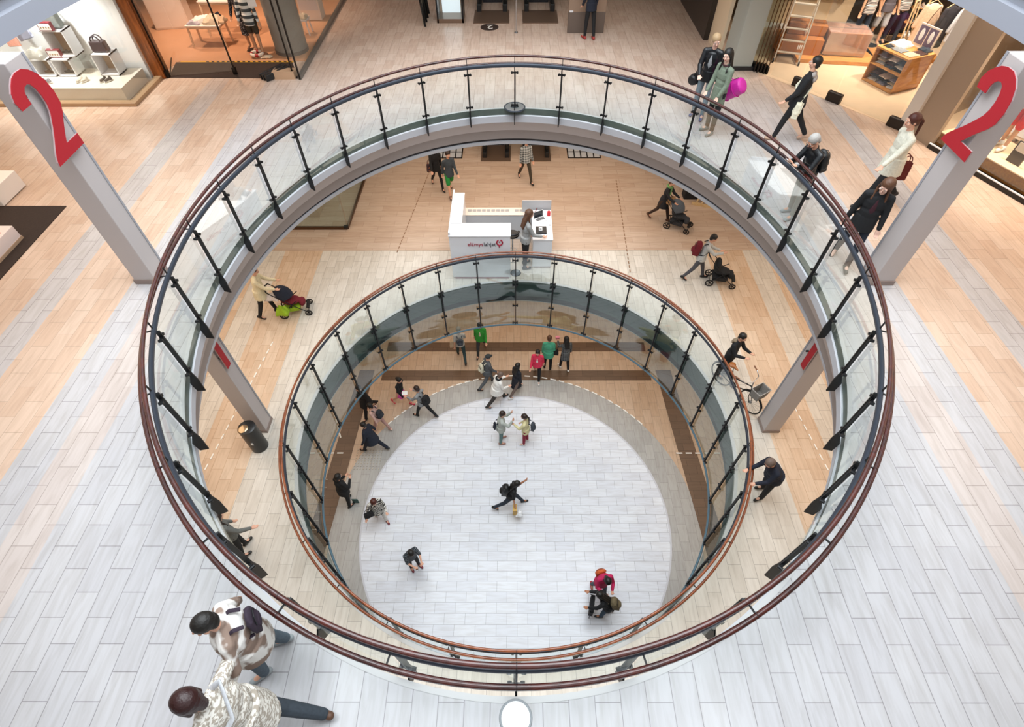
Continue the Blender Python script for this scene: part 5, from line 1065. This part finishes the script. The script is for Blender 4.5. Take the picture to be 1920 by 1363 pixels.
MB().bar((-6.10,15.80,.05),(-6.22,25,.05),.10,.10).build('floor_rail',mat('grey_rail','77736e',.4,metal=.4),t); MB().bar((-6.10,15.80,0),(-6.10,15.80,3.5),.04).build('post',BG,t); MB().box((-6.15,20.3,1.8),(.014,9.0,3.4)).build('pane',SG,t); MB().box((-6.55,15.95,.10),(.62,.30,.20)).build('base_block',mat('tan_stone','bd9d80',.5),t)
t = empty('round_column',(-6.86,17.85,Z2),0,'thick grey round column behind the shop entrance glass','column'); MB().lathe([(.48,0),(.48,4.3)],n=36).build('shaft',mat('grey_render','8f8b83',.6),t,smooth=40); MB().lathe([(.5,0),(.5,.1),(.48,.1)],n=36).build('base_ring',mat('grey_rail','77736e',.4,metal=.4),t,smooth=40)
# folded folding-door rails
t = empty('door_stand',(-6.95,15.98,Z2),rad(-35),'black angled floor holders at the right of the entrance','door hardware')
for i in range(3): MB().bar((-.12+.12*i,-.3,.08),(.05+.12*i,.45,.16),.09,.16).build('holder',mat('satin_black','191b1d',.35),t,bevel=.01)
# tables and clothes in the shop
TW = wood('pale_table_wood','d9b793','ecd3b4',5,.5)
def table(x,y,w,d,h,label,rz=0):
    t = empty('shop_table',(x,y,Z2+.008),rz,label,'table'); MB().box((0,0,h-.02),(w,d,.04)).build('table_top',mat('white_table_top','f1e6dc',.4),t,bevel=.006); MB().box((0,0,h-.07),(w-.08,d-.08,.06)).build('apron',TW,t)
    for sx in (-1,1):
        for sy in (-1,1): MB().bar((sx*(w/2-.05),sy*(d/2-.05),h-.05),(sx*(w/2-.02),sy*(d/2-.02),0),.05).build('leg',TW,t)
    return t
table(-9.46,18.32,1.05,.62,.62,'low pale wood table with a heap of clothes inside the left shop')
table(-9.05,19.25,1.45,.75,1.0,'taller pale wood table behind the low one in the left shop')
for i,(x,y,w,d,h,m,l) in enumerate(((-9.52,18.36,.55,.42,.20,fab('white','ecebe6'),'white garment on the low table'),(-9.20,18.30,.52,.44,.24,fab('oat_cloth','d8c6ac'),'oat coloured garment piled on the low table'),(-9.74,18.20,.38,.28,.12,fab('lilac_grey','aaa6b4'),'lilac grey garment at the left end of the low table'),(-8.98,18.34,.32,.34,.18,fab('beige_stripe_cloth','c4ab8c'),'beige garment hanging over the right end of the low table'),(-9.10,18.48,.26,.2,.26,fab('navy','1b2130'),'small navy garment on top of the clothes heap'))):
    tag(MB().cloth((x,y,Z2+.63),w,d,h,i).build('garment',m,smooth=True),l,'clothes')
for i in range(4): tag(MB().cloth((-9.5+.33*i,19.2,Z2+1.01),.28,.34,.10,10+i).build('folded_garment',fab(('white','oat_cloth','lilac_grey','beige_stripe_cloth')[i],'ddd0c0'),smooth=True),'folded %s garment on the tall table in the left shop'%('white','oat','lilac','beige')[i],'clothes')
t = empty('white_cabinet',(-11.3,19.9,Z2+.008),rad(10),'white cabinet at the top edge inside the left shop','cabinet'); MB().box((0,0,.55),(1.1,.6,1.1)).build('body',mat('warm_white_cabinet','f3ebe2',.4),t,bevel=.01)
for sx in (-1,1): MB().box((sx*.27,-.305,.55),(.50,.02,1.0)).build('door',mat('warm_white_cabinet','f3ebe2',.4),t,bevel=.004)
MANQ = mat('mannequin_skin','c79877',.5)
def mannequin(label,x,y,yaw,top,bottom,bn='trousers',short=0,arms=((4,12,12,0),(4,12,12,0)),h=1.85,hem=.1,z=.01,tn='shirt',legs=((6,2),(-4,3)),head=False,sl=1.0,base=True,shoe=None):
    r,P = person(label,(x,y,Z2+z+.012),yaw,h,legs,arms,lean=0,top=top,top_name=tn,bottom=bottom,bottom_name=bn,short=short,skin=MANQ,headless=True,name='mannequin',cat='mannequin',hem=hem,sleeve=sl,fine=False,shoe=shoe)
    if base: MB().lathe([(0,-.012),(.20,-.012),(.20,.0),(0,.0)],n=28).build('base_plate',CHROME,r,smooth=40); MB().tube([(.0,-.08,0),(.0,-.08,.35)],.008,8).build('support_rod',CHROME,r)
    return r
mannequin('mannequin in a black speckled dress, left of the pair inside the left shop',-8.06,17.86,170,speckle('speckled_dress','1c1d24','b9b4b4',40,.60),speckle('speckled_dress','1c1d24','b9b4b4',40,.60),'dress',.55,tn='dress_top')
mannequin('mannequin in a broad grey and white striped sweater, right of the pair',-7.72,17.50,175,stripes('broad_stripe_knit',('e9ebe6','4a5052'),.16,'Z'),fab('dark_brown_trousers','40382c'),'shorts',.3,tn='sweater',hem=.16)
t = empty('life_ring',(-7.78,17.38,Z2+.05),0,'white and red life ring with a rope at the feet of the mannequins','life ring')
MB().tube([(.17*cos(a),.17*sin(a),.05) for a in [2*pi*i/24 for i in range(24)]],.045,10,True).build('ring',mat('ring_white','e8dccb',.5),t,smooth=True)
for k_ in range(4):
    a0 = k_*pi/2; MB().tube([(.17*cos(a),.17*sin(a),.05) for a in [a0+.5*i/5 for i in range(6)]],.048,10).build('red_band',mat('ring_red','b2302a',.5),t,smooth=True)
rr = random.Random(3); tag(MB().tube([(-7.50+.16*cos(i*.9)+rr.uniform(-.03,.03),17.30+.10*sin(i*1.3),Z2+.03+.008*(i%3)) for i in range(26)],.016,6).build('rope',mat('rope_cream','dccbb0',.8),smooth=True),'heap of cream rope beside the life ring','rope')
for i,(x,z) in enumerate(((-7.35,1.55),(-7.22,1.95))):
    tag(MB().box((x,17.18,Z2+z),(.24,.01,.32)).build('notice',mat('white_paper','f4f4f2',.6)),('lower' if i==0 else 'upper')+' white notice on the glass by the round column','notice')
t = empty('display_stool',(-6.75,19.2,Z2+.01),0,'white stool with cream rope shoes right of the round column','stool'); MB().box((0,0,.42),(.34,.40,.04)).build('seat',WHITE,t)
for sx in (-1,1):
    for sy in (-1,1): MB().bar((sx*.13,sy*.16,.42),(sx*.16,sy*.19,0),.035).build('leg',WHITE,t)
tag(MB().cloth((-6.75,19.2,Z2+.46),.28,.3,.14,21).build('rope_sandal',mat('rope_cream','dccbb0',.8),smooth=True),'cream rope sandals on the white display stool','shoes')
t = empty('white_chest',(-6.85,20.6,Z2+.01),0,'white chest with a drawer at the top edge right of the round column','chest'); MB().box((0,0,.35),(.7,.5,.70)).build('body',mat('warm_white_cabinet','f3ebe2',.4),t,bevel=.01); MB().box((0,-.255,.45),(.6,.02,.3)).build('drawer',WHITE,t)
for x,y in ((-9,18),(-11.2,19.4),(-8,21)): spot('shop_spot_light',(x,y-.3,Z2+3.5),(x,y,Z2),420,(1,.68,.50),100)
# pedestal and dark rug at the far left
tag(MB().prism([(at(125,387,Z2).x,at(125,387,Z2).y),(at(15,387,Z2).x-3,at(15,387,Z2).y),(at(15,387,Z2).x-3,7.2),(at(0,525,Z2).x,7.2)][::-1],Z2,Z2+.015).build('floor_rug',fab('dark_brown_pile','33261f',.95)),'dark brown rug with a metal edge at the left border','rug')
t = empty('white_pedestal',(-9.98,7.95,Z2+.016),0,'white pedestal with a reddish sticker standing on the dark rug','pedestal'); MB().box((-.47,.25,.15),(1.3,.75,.3)).build('body',mat('pinkish_white','ead9d2',.5),t,bevel=.01); MB().box((-.47,.25,.03),(1.32,.77,.06)).build('base',mat('tan_stone','bd9d80',.5),t)
MB().box((.0,.25,.304),(.2,.3,.006)).build('sticker',mat('salmon_sticker','d98d78',.5),t); MB().box((-1.5,2.1,.18),(1.3,.8,.36)).build('rear_block',mat('warm_white_cabinet','f3ebe2',.4),t,bevel=.01)

# ================================================================ RIGHT SHOPS, UPPER FLOOR
CARP = mat('beige_carpet','d3b898',.8,var=.04,scale=3)
mb = MB(); mb.prism([(7.06,16.2),(9.70,12.85),(9.95,12.2),(18.6,14.0),(18.6,25.7),(7.0,25.7)],Z2,Z2+.008); tag(mb.build('floor_shop_right',CARP),kind='structure')
tag(MB().box((6.14,20.4,Z2+1.9),(.22,3.6,3.8)).build('wall_dark',mat('dark_brown_panel','2c2521',.35)),kind='structure')
tag(MB().box((6.24,18.0,Z2+1.9),(.10,1.2,3.8)).build('wall_cream',mat('cream_paint','e8d3b4',.5)),kind='structure')
t = empty('wall_sign',(6.02,19.6,Z2+1.7),0,'small red and white sign on the dark wall at the top','sign'); MB().box((0,0,0),(.02,.16,.5)).build('plate',mat('red_sign_face','c01f2c',.45),t); MB().box((-.012,0,.1),(.006,.10,.14)).build('mark',WHITE,t)
t = empty('grey_pillar',(6.62,16.85,Z2),0,'plain grey green pillar beside the clothes shop entrance','column'); MB().box((0,0,1.9),(.58,.95,3.8)).build('shaft',mat('grey_green_paint','a9aca4',.5),t,bevel=.01); MB().box((.02,-.02,.05),(.66,1.0,.10)).build('base',mat('black_plastic','1c1e22',.4),t)
t = empty('folded_glass_doors',(0,0,Z2),0,'bundle of folded glass doors with bronze edges beside the grey pillar','door')
for i in range(5):
    x,y = 6.98+.075*i,16.28-.05*i; MB().box((x,y+.45,1.8),(.012,.9,3.5)).build('door_leaf',SG,t); MB().bar((x,y,0),(x,y,3.5),.02).build('edge_strip',BRZ,t); MB().box((x,y+.12,.10),(.05,.30,.20)).build('foot_clamp',BG,t,bevel=.008)
t = empty('glass_shop_front',(0,0,Z2),0,'frameless glass front of the clothes shop held by black floor clamps','shop front')
cl = [(7.92,15.25),(8.54,14.38),(9.55,12.98)]; seq = [(7.35,15.95)]+cl
for a,b in zip(seq[:-1],seq[1:]):
    A_,B_ = Vector((a[0],a[1],0)),Vector((b[0],b[1],0)); d_ = (B_-A_).normalized()*.02; MB().bar(A_+d_+Vector((0,0,1.8)),B_-d_+Vector((0,0,1.8)),.012,3.5).build('pane',SG,t)
for x,y in cl: MB().box((x,y,.12),(.13,.40,.24),rz=rad(38)).build('floor_clamp',mat('dark_bronze_clamp','2a211b',.4,metal=.4),t,bevel=.02); 
t = empty('white_fin_wall',(9.72,12.82,Z2),rad(20),'slim pale upright fin at the right end of the glass shop front','wall fin'); MB().box((0,0,1.9),(.22,.30,3.8)).build('panel',mat('pale_fin','d2c8bb',.5),t); MB().box((.05,-.16,.08),(.14,.10,.14)).build('foot',BG,t)
tag(MB().bar((9.80,12.72,Z2+1.9),(10.0,12.02,Z2+1.9),.10,3.8).build('wall_taupe',mat('taupe_wall','a08a74',.5)),kind='structure'); tag(MB().bar((9.84,12.72,Z2+1.9),(12.8,14.6,Z2+1.9),.10,3.8).build('wall_taupe_inner',mat('taupe_wall','a08a74',.5)),kind='structure')
# back wall of the clothes shop
A_,B_ = Vector((7.6,19.95,Z2)),Vector((10.6,19.1,Z2)); D_ = (B_-A_).normalized()
tag(MB().bar(A_+Vector((0,0,1.8)),B_+Vector((0,0,1.8)),.12,3.6).build('wall_shop',mat('cream_shop_wall','d8bf9c',.5)),kind='structure'); tag(MB().bar(A_+Vector((0,-.09,.08)),B_+Vector((0,-.09,.08)),.05,.16,up=(0,0,1)).build('baseboard_shop',WINW),kind='structure')
tag(MB().bar((10.6,19.2,Z2+1.8),(13.0,18.9,Z2+1.8),.12,3.6).build('wall_black',mat('black_display_wall','15120f',.5)),kind='structure')
t = empty('wall_shelf_unit',(9.45,19.12,Z2+1.25),math.atan2(D_.y,D_.x),'white wall shelf unit with folded jeans at the top edge','shelf'); MB().box((0,0,0),(1.9,.42,.04)).box((0,0,.9),(1.9,.42,.04)).box((0,.2,.45),(1.9,.02,.9)).build('carcass',WINW,t)
for i in range(4): MB().box((-.94+.626*i,0,.45),(.03,.42,.9)).build('divider',WINW,t)
for i in range(3):
    for j in range(2): tag(MB().cloth((9.45-.63+.626*i,19.08-.1*i+.1,Z2+1.28+.14*j),.50,.34,.13,30+i*3+j).build('folded_jeans',fab(('indigo','dark_denim')[j],('4d5478','343a55')[j]),smooth=True),'folded jeans in compartment %s of the wall shelf, %s of the stack'%(('left','middle','right')[i],('bottom','top')[j]),'clothes')
# boxes
CARD = mat('cardboard','b0703c',.7,var=.08,scale=6); 
def cbox(x,y,z,w,d,h,rz,label,m=CARD,wrap=False):
    t = empty('cardboard_box',(x,y,z),rz,label,'box'); MB().box((0,0,h/2),(w,d,h)).build('body',m,t,bevel=.01); MB().box((0,0,h+.003),(w*.98,.06,.004)).build('tape',mat('brown_tape','8e5a30',.4),t)
    if wrap: MB().box((0,0,h/2),(w+.04,d+.04,h+.04)).build('plastic_wrap',glass('plastic_wrap',(1,.97,.94),.2,.12),t,bevel=.02)
    else:
        for i in range(3): MB().box((-.05+.05*i,-d/2-.004,h*.5),(.03,.006,.12)).build('print_mark',mat('white_paper','f4f4f2',.6),t)
    return t
cbox(8.55,17.55,Z2+.10,1.25,.75,.42,rad(-9),'long brown cardboard box behind the ladder'); cbox(8.75,17.75,Z2+.53,1.05,.55,.26,rad(-14),'smaller cardboard box lying on the long one'); cbox(9.85,17.45,Z2+.14,1.15,.85,.58,rad(-10),'cardboard box wrapped in clear plastic on the wooden base',mat('reddish_cardboard','c48058',.6,var=.1),True)
t = empty('platform',(9.6,17.25,Z2+.01),rad(-8),'low wooden base under the boxes and mannequins','platform'); MB().box((0,0,.05),(2.3,1.1,.10)).build('board',wood('orange_plywood','b8773a','d59a58',3,.5),t,bevel=.006); MB().box((2.0,.30,.05),(1.9,1.1,.10),rz=rad(14)).build('extension',wood('orange_plywood','b8773a','d59a58',3,.5),t,bevel=.006)
tag(MB().cloth((8.05,18.15,Z2+.1),.5,.5,.55,41).build('plastic_bag',fab('pinkish_bag','d8b3a0'),smooth=True),'crumpled pinkish bag left of the cardboard boxes','bag')
# ladder
LAD = mat('cream_steel_ladder','d9cdbb',.35,metal=.3); t = empty('ladder',(8.05,16.78,Z2+.01),rad(-20),'wheeled cream steel ladder leaning in front of the boxes','ladder')
for sx in (-1,1):
    MB().bar((sx*.34,-.02,.06),(sx*.28,.55,2.6),.035).build('side_rail',LAD,t); MB().bar((sx*.34,.85,.06),(sx*.28,.60,2.6),.03).build('rear_leg',LAD,t); MB().bar((sx*.34,-.02,.10),(sx*.34,.85,.10),.03).build('bottom_bar',LAD,t)
    MB().lathe([(0,-.02),(.055,-.02),(.055,.02),(0,.02)],(0,0,0),14,Matrix.Translation((sx*.36,-.02,.055))@Matrix.Rotation(pi/2,4,'Y')).build('castor',RUB,t,smooth=40); MB().lathe([(0,-.02),(.055,-.02),(.055,.02),(0,.02)],(0,0,0),14,Matrix.Translation((sx*.36,.85,.055))@Matrix.Rotation(pi/2,4,'Y')).build('castor',RUB,t,smooth=40)
for i in range(8): z=.28+.29*i; y=-.02+.57*(z/2.6); MB().box((0,y+.03,z),(.64,.12,.025)).build('rung',LAD,t)
tag(MB().cloth((8.95,17.35,Z2+1.7),.42,.30,.5,44).build('plastic_sack',glass('plastic_wrap',(1,.97,.94),.2,.12),smooth=True),'clear plastic sack hanging at the ladder','bag')
# mannequins
mannequin('mannequin in a fine striped top and dark blue jeans, left of the three',10.35,17.72,190,stripes('fine_stripe_top',('e4ded6','4a4648'),.035,'Z'),fab('indigo_jeans','1d2a3a'),z=.11,sl=.5,tn='t_shirt',h=1.9)
mannequin('mannequin in a grey shirt and pale grey shorts, middle of the three',10.95,17.86,190,fab('grey_violet_shirt','5d5860'),fab('pale_grey_shorts','a7abb0'),'shorts',.40,z=.11,sl=.6,h=1.9)
mannequin('mannequin in a striped top and dark jeans, right of the three',11.50,18.0,185,stripes('fine_stripe_top',('e4ded6','4a4648'),.035,'Z'),fab('indigo_jeans','1d2a3a'),z=.11,sl=.8,h=1.9)
t = empty('shoe_rack',(12.1,18.2,Z2+.01),rad(-12),'narrow dark rack with small shelves of shoes beside the mannequins','rack')
for sx in (-1,1): MB().bar((sx*.22,0,0),(sx*.22,0,2.4),.03).build('upright',FRM,t)
for i in range(6): MB().box((0,0,.25+.38*i),(.48,.26,.02)).build('shelf',wood('orange_plywood','b8773a','d59a58',3,.5),t)
for i in range(5): shoe_pair(12.1,18.15,Z2+.27+.38*i,(mat('white_shoe','e6e4e0',.5),SBLK,mat('tan_shoe','b79a84',.5))[i%3],'%s shoe on the %s shelf of the narrow shoe rack'%(('white','black','tan')[i%3],('lowest','second lowest','middle','second highest','highest')[i]),rad(170))
t = empty('display_easel',(11.4,16.9,Z2+.01),rad(30),'leaning wooden frame with crossed bars before the shoe rack','frame')
for a,b in (((-.3,0,0),(-.1,.25,1.5)),((.3,0,0),(.1,.25,1.5)),((-.1,.25,1.5),(.1,.25,1.5)),((-.26,.04,.3),(.26,.04,.3)),((0,0,.05),(0,.25,1.45))): MB().bar(a,b,.03).build('bar',WD,t)
# cabinet with clothes
Nn,NL_,Rr = Vector((10.25,14.77,0)),Vector((9.86,15.70,0)),Vector((11.19,15.22,0)); ex = (NL_-Nn).normalized(); ey = Vector((-ex.y*-1,ex.x*-1,0)); ey = Vector((ex.y,-ex.x,0)); 
if ey.dot(Rr-Nn) < 0: ey = -ey
CM = Matrix(((ex.x,ey.x,0,Nn.x),(ex.y,ey.y,0,Nn.y),(0,0,1,Z2+.01),(0,0,0,1))); OW = wood('orange_birch','b97a35','dca25c',4,.45,(1,1,5))
t = empty('open_cabinet',(0,0,0),0,'orange birch cabinet with two open shelves of folded clothes','cabinet'); CL,CD,CH = 1.02,.98,.86
MB().box((CL/2,CD/2,.03),(CL,CD,.04),CM).build('bottom_board',OW,t); MB().box((CL/2,CD/2,CH/2+.03),(CL,CD,.025),CM).build('shelf',OW,t); MB().box((CL/2,CD/2,CH),(CL+.02,CD+.02,.04),CM).build('top_board',OW,t)
for x in (.013,CL-.013): MB().box((x,CD/2,CH/2),(.026,CD,CH-.03),CM).build('side_board',OW,t)
MB().box((CL/2,CD-.013,CH/2),(CL,.026,CH-.03),CM).build('back_board',OW,t)
cols = [('white','ecebe6'),('pale_beige','cdbb9f'),('lavender_grey','9a98a8'),('black','16171a'),('warm_white','e0d8cc'),('slate_blue','49525e'),('plum_brown','4a2f2c')]
rr = random.Random(11); n_ = 0
for lv,z0 in (('lower',.055),('upper',CH/2+.045)):
    for i in range(3):
        for j in range(3):
            c_ = cols[(i*2+j+(3 if lv=='upper' else 0))%7]; p_ = CM@Vector((.20+.31*i,.30+rr.uniform(-.03,.03),z0+.085*j))
            tag(MB().cloth((0,0,0),.26,.34,.085,50+n_,rz=rr.uniform(-.15,.15)+math.atan2(ex.y,ex.x)).build('folded_garment',fab(*c_),smooth=True,loc=p_),'folded %s garment on the %s shelf of the birch cabinet, %s pile, %s'%(c_[0].replace('_',' '),lv,('near','middle','far')[i],('bottom','second','top')[j]),'clothes'); n_ += 1
for i,(u_,v_,w_,d_,h_,c_,l_) in enumerate(((.75,.55,.42,.4,.16,('white','ecebe6'),'white shirt heap at the back of the birch cabinet top'),(.55,.28,.34,.30,.07,('grey','8d9092'),'grey folded shirt on the birch cabinet top'),(.20,.30,.26,.34,.05,('pale_beige','cdbb9f'),'flat beige folded cloth at the front corner of the birch cabinet'),(.18,.60,.28,.26,.05,('plum_brown','4a2f2c'),'plum brown folded cloth on the birch cabinet top'),(.25,.85,.30,.22,.12,('slate_blue','49525e'),'slate blue folded jeans at the right of the birch cabinet top'),(.85,.22,.2,.2,.06,('black','16171a'),'small patterned cloth at the left corner of the birch cabinet top'))):
    tag(MB().cloth((0,0,0),w_,d_,h_,80+i,rz=math.atan2(ex.y,ex.x)).build('folded_garment',fab(*c_),smooth=True,loc=CM@Vector((u_,v_,CH+.021))),l_,'clothes')
p_ = CM@Vector((.42,.88,CH+.02)); t = empty('photo_stand',p_,math.atan2(ex.y,ex.x)+pi,'white stand with two grey portrait photos on the birch cabinet','picture stand'); MB().box((0,0,.28),(.62,.03,.52)).build('frame',mat('cream_frame','f0dfcc',.5),t,bevel=.006)
for sx in (-1,1): MB().box((sx*.14,-.02,.29),(.25,.006,.42)).build('photo',mat('grey_violet_print','6e6076',.5),t); MB().ball((sx*.14,-.024,.30),(.06,.006,.15)).build('figure',mat('white_paper','f4f4f2',.6),t,smooth=True)
MB().box((0,.06,.01),(.5,.18,.02)).build('foot',mat('cream_frame','f0dfcc',.5),t)
# clothes rail with coats
t = empty('clothes_rail',(12.1,16.35,Z2+.01),rad(-28),'wooden clothes rail behind the birch cabinet','clothes rail')
for sx in (-1,1): MB().bar((sx*.85,0,0),(sx*.85,0,1.9),.045).build('upright',WD,t); MB().bar((sx*.85,-.3,.03),(sx*.85,.3,.03),.05).build('foot',WD,t)
MB().bar((-.88,0,1.9),(.88,0,1.9),.04).build('top_bar',WD,t)
RM = Matrix.Translation((12.1,16.35,Z2+.01))@Matrix.Rotation(rad(-28),4,'Z')
def hung(u,m,label,ln=.85,rz=70):
    w_ = RM@Vector((u,0,1.55)); t = empty('hanging_garment',w_,rad(rz-28),label,'clothes'); mb = MB()
    mb.ball((0,0,-.20),(.22,.07,.24),14); loft(mb,[((0,0,-ln),.25,.09),((0,0,-.4),.21,.075),((0,0,-.1),.20,.07)],16)
    for sg in (-1,1): capsule(mb,(sg*.17,0,-.06),(sg*.27,0,-.55),.06,.05)
    bake(mb,'cloth',m,t,.018,2); MB().tube([(-.2,0,-.02),(0,0,.10),(.2,0,-.02)],.012,6).tube([(0,0,.10),(0,0,.24),(.03,0,.29),(.06,0,.26)],.006,6).build('hanger',WD,t)
hung(-.70,fab('pale_beige_coat','d9b99c'),'pale pinkish beige coat at the left end of the clothes rail',1.1,20); hung(-.25,fab('charcoal','2c2a30'),'charcoal garment hanging next to the beige coat',1.0,40); hung(.15,fab('pale_grey_shirt','b9bcc0'),'pale grey shirt hanging in the middle of the rail',.8,20); hung(.50,fab('white','ecebe6'),'white blouse at the right of the clothes rail',.7,20); hung(.78,fab('magenta_wine','9a1747'),'wine red garment at the right end of the rail',.7,60)
w_ = RM@Vector((-.55,-.22,.85)); t = empty('handbag',w_,rad(-20),'olive tan satchel hanging in front of the beige coat','bag'); MB().box((0,0,0),(.38,.13,.28),taper=.92).build('bag_body',mat('olive_tan_leather','a08450',.5),t,bevel=.02); MB().tube([(-.17,0,.12),(-.08,.02,.5),(.0,.03,.72),(.08,.02,.5),(.17,0,.12)],.010,6).build('strap',BRZ,t,smooth=True); MB().box((0,-.068,.06),(.36,.01,.14)).build('flap',mat('olive_tan_leather','a08450',.5),t)
for x,y in ((8.8,17.0),(10.8,15.4),(11.2,17.4),(12.4,16.2)): spot('shop_spot_light',(x-.3,y-.4,Z2+3.5),(x,y,Z2),420,(1,.87,.74),100)
# display window at the far right
def seg(a,b): 
    a,b = Vector((*a,0)),Vector((*b,0)); d_ = (b-a); L_ = d_.length; d_.normalize(); n__ = Vector((-d_.y,d_.x,0)); return Matrix(((d_.x,n__.x,0,a.x),(d_.y,n__.y,0,a.y),(0,0,1,Z2),(0,0,0,1))),L_
WM,WL = seg((9.90,12.02),(11.30,8.4)); t = empty('display_window',(0,0,0),0,'warm lit fashion display window at the right edge','shop window'); CURB = mat('black_curb','17120e',.4)
MB().box((WL/2,.06,.05),(WL,.12,.10),WM).build('curb',CURB,t); MB().box((WL/2,.02,.11),(WL,.04,.02),WM).build('curb_edge',WINW,t)
MB().box((WL/2,.80,.22),(WL,1.3,.26),WM).build('platform',wood('dark_amber_wood','7a4a18','9c6426',3,.4),t,bevel=.006); MB().box((WL/2,.80,.36),(WL,1.3,.02),WM).build('platform_top',mat('pale_peach_top','f0d3ae',.4),t)
MB().box((WL/2,1.50,1.9),(WL,.08,3.8),WM).build('back_wall',mat('peach_wall','e6c8a4',.5),t); MB().box((WL/2,.12,1.95),(WL,.012,3.6),WM).build('pane',SG,t)
for i in range(9): MB().lathe([(.055,.37),(.055,3.6)],(.35+.14*i,1.36,0),10,WM).build('curtain_fold',mat('cream_curtain','e9d6b8',.7),t,smooth=True)
def wm(u,v,z=0): p = WM@Vector((u,v,z)); return p
p = wm(1.05,.75); mannequin('mannequin in white top and bright red shorts in the right window',p.x,p.y,100,fab('white','ecebe6'),fab('bright_red','d2232f'),'shorts',.40,z=.372,h=1.86,base=False,shoe=SWHT)
p = wm(2.45,.70); mannequin('mannequin in tan trousers and white shoes stepping out in the right window',p.x,p.y,60,fab('pale_beige','cdbb9f'),fab('tan_trousers','a08565'),'trousers',z=.372,h=1.86,legs=((16,4),(-14,8)),base=False,shoe=SWHT)
t = empty('poster_board',wm(.95,1.25,.37),math.atan2(WM[1][0],WM[0][0]),'tall pale portrait poster behind the red shorts in the right window','poster'); MB().box((0,0,1.25),(.75,.04,2.3)).build('board',mat('cream_frame','f0dfcc',.5),t); MB().box((0,-.024,1.25),(.66,.006,2.16)).build('print',mat('white_print','eeeef2',.5),t); MB().ball((0,-.028,1.75),(.20,.006,.27),18).build('hair_print',mat('dark_violet_print','52424f',.5),t,smooth=True); MB().ball((0,-.034,1.70),(.14,.006,.20),18).build('face_print',mat('pale_print','f7f4f4',.5),t,smooth=True)
t = empty('black_shelf_frame',wm(2.15,.95,.37),math.atan2(WM[1][0],WM[0][0]),'black frame rack with orange wooden slats in the right window','rack')
for sx in (-1,1): MB().bar((sx*.42,0,0),(sx*.42,0,2.0),.05).build('upright',FRM,t)
for i in range(5): MB().box((0,0,.25+.36*i),(.82,.26,.05)).build('slat',wood('orange_plywood','b8773a','d59a58',3,.5),t)
MB().box((-.58,0,1.0),(.10,.04,2.0)).build('yellow_post',mat('straw_post','d9b45e',.5),t)
t = empty('price_board',wm(1.60,.45,.37),math.atan2(WM[1][0],WM[0][0]),'small dark stand with a pale price board in the right window','sign'); MB().box((0,0,.22),(.30,.04,.44)).build('stand',mat('dark_brown_panel','2c2521',.35),t); MB().box((0,-.024,.34),(.24,.008,.18)).build('board',mat('cream_frame','f0dfcc',.5),t)
for u in (.9,2.2): p = wm(u,.5,3.5); q = wm(u,.85,.4); spot('window_fill_spot',p,q,420,(1,.88,.74),95)
bake_all()
for o in list(C.objects):
    if o.parent is None and 'label' in o and 'group' not in o:
        n = o.name.split('.')[0]; l = o['label']
        for nm, key, g in (('folded_garment','birch cabinet','folded garments in the birch cabinet'),('folded_garment','tall table','folded garments on the tall table'),('folded_jeans','','folded jeans on the wall shelf unit'),('garment','','garments heaped on the low table'),
                           ('shoe','narrow shoe rack','shoes on the narrow rack'),('shoe','','shoes in the display window'),('mannequin','of the three','mannequins in the right clothes shop'),('mannequin','pair','mannequins in the left shop'),('mannequin','right window','mannequins in the right display window'),
                           ('hanging_garment','','garments on the clothes rail'),('cardboard_box','','cardboard boxes by the ladder'),('escalator','upper floor','escalators on the upper floor'),('escalator','middle floor','escalators on the middle floor'),
                           ('column','oval opening','square columns on the upper floor'),('column','middle floor','square columns on the middle floor'),('stroller','','strollers on the middle floor'),('balustrade','','railings round the openings'),('framed_cards','','framed button cards'),
                           ('notice','','notices on the shop glass'),('floor_grille','','floor grilles beside the escalators')):
            if n == nm and key in l: o['group'] = g; break
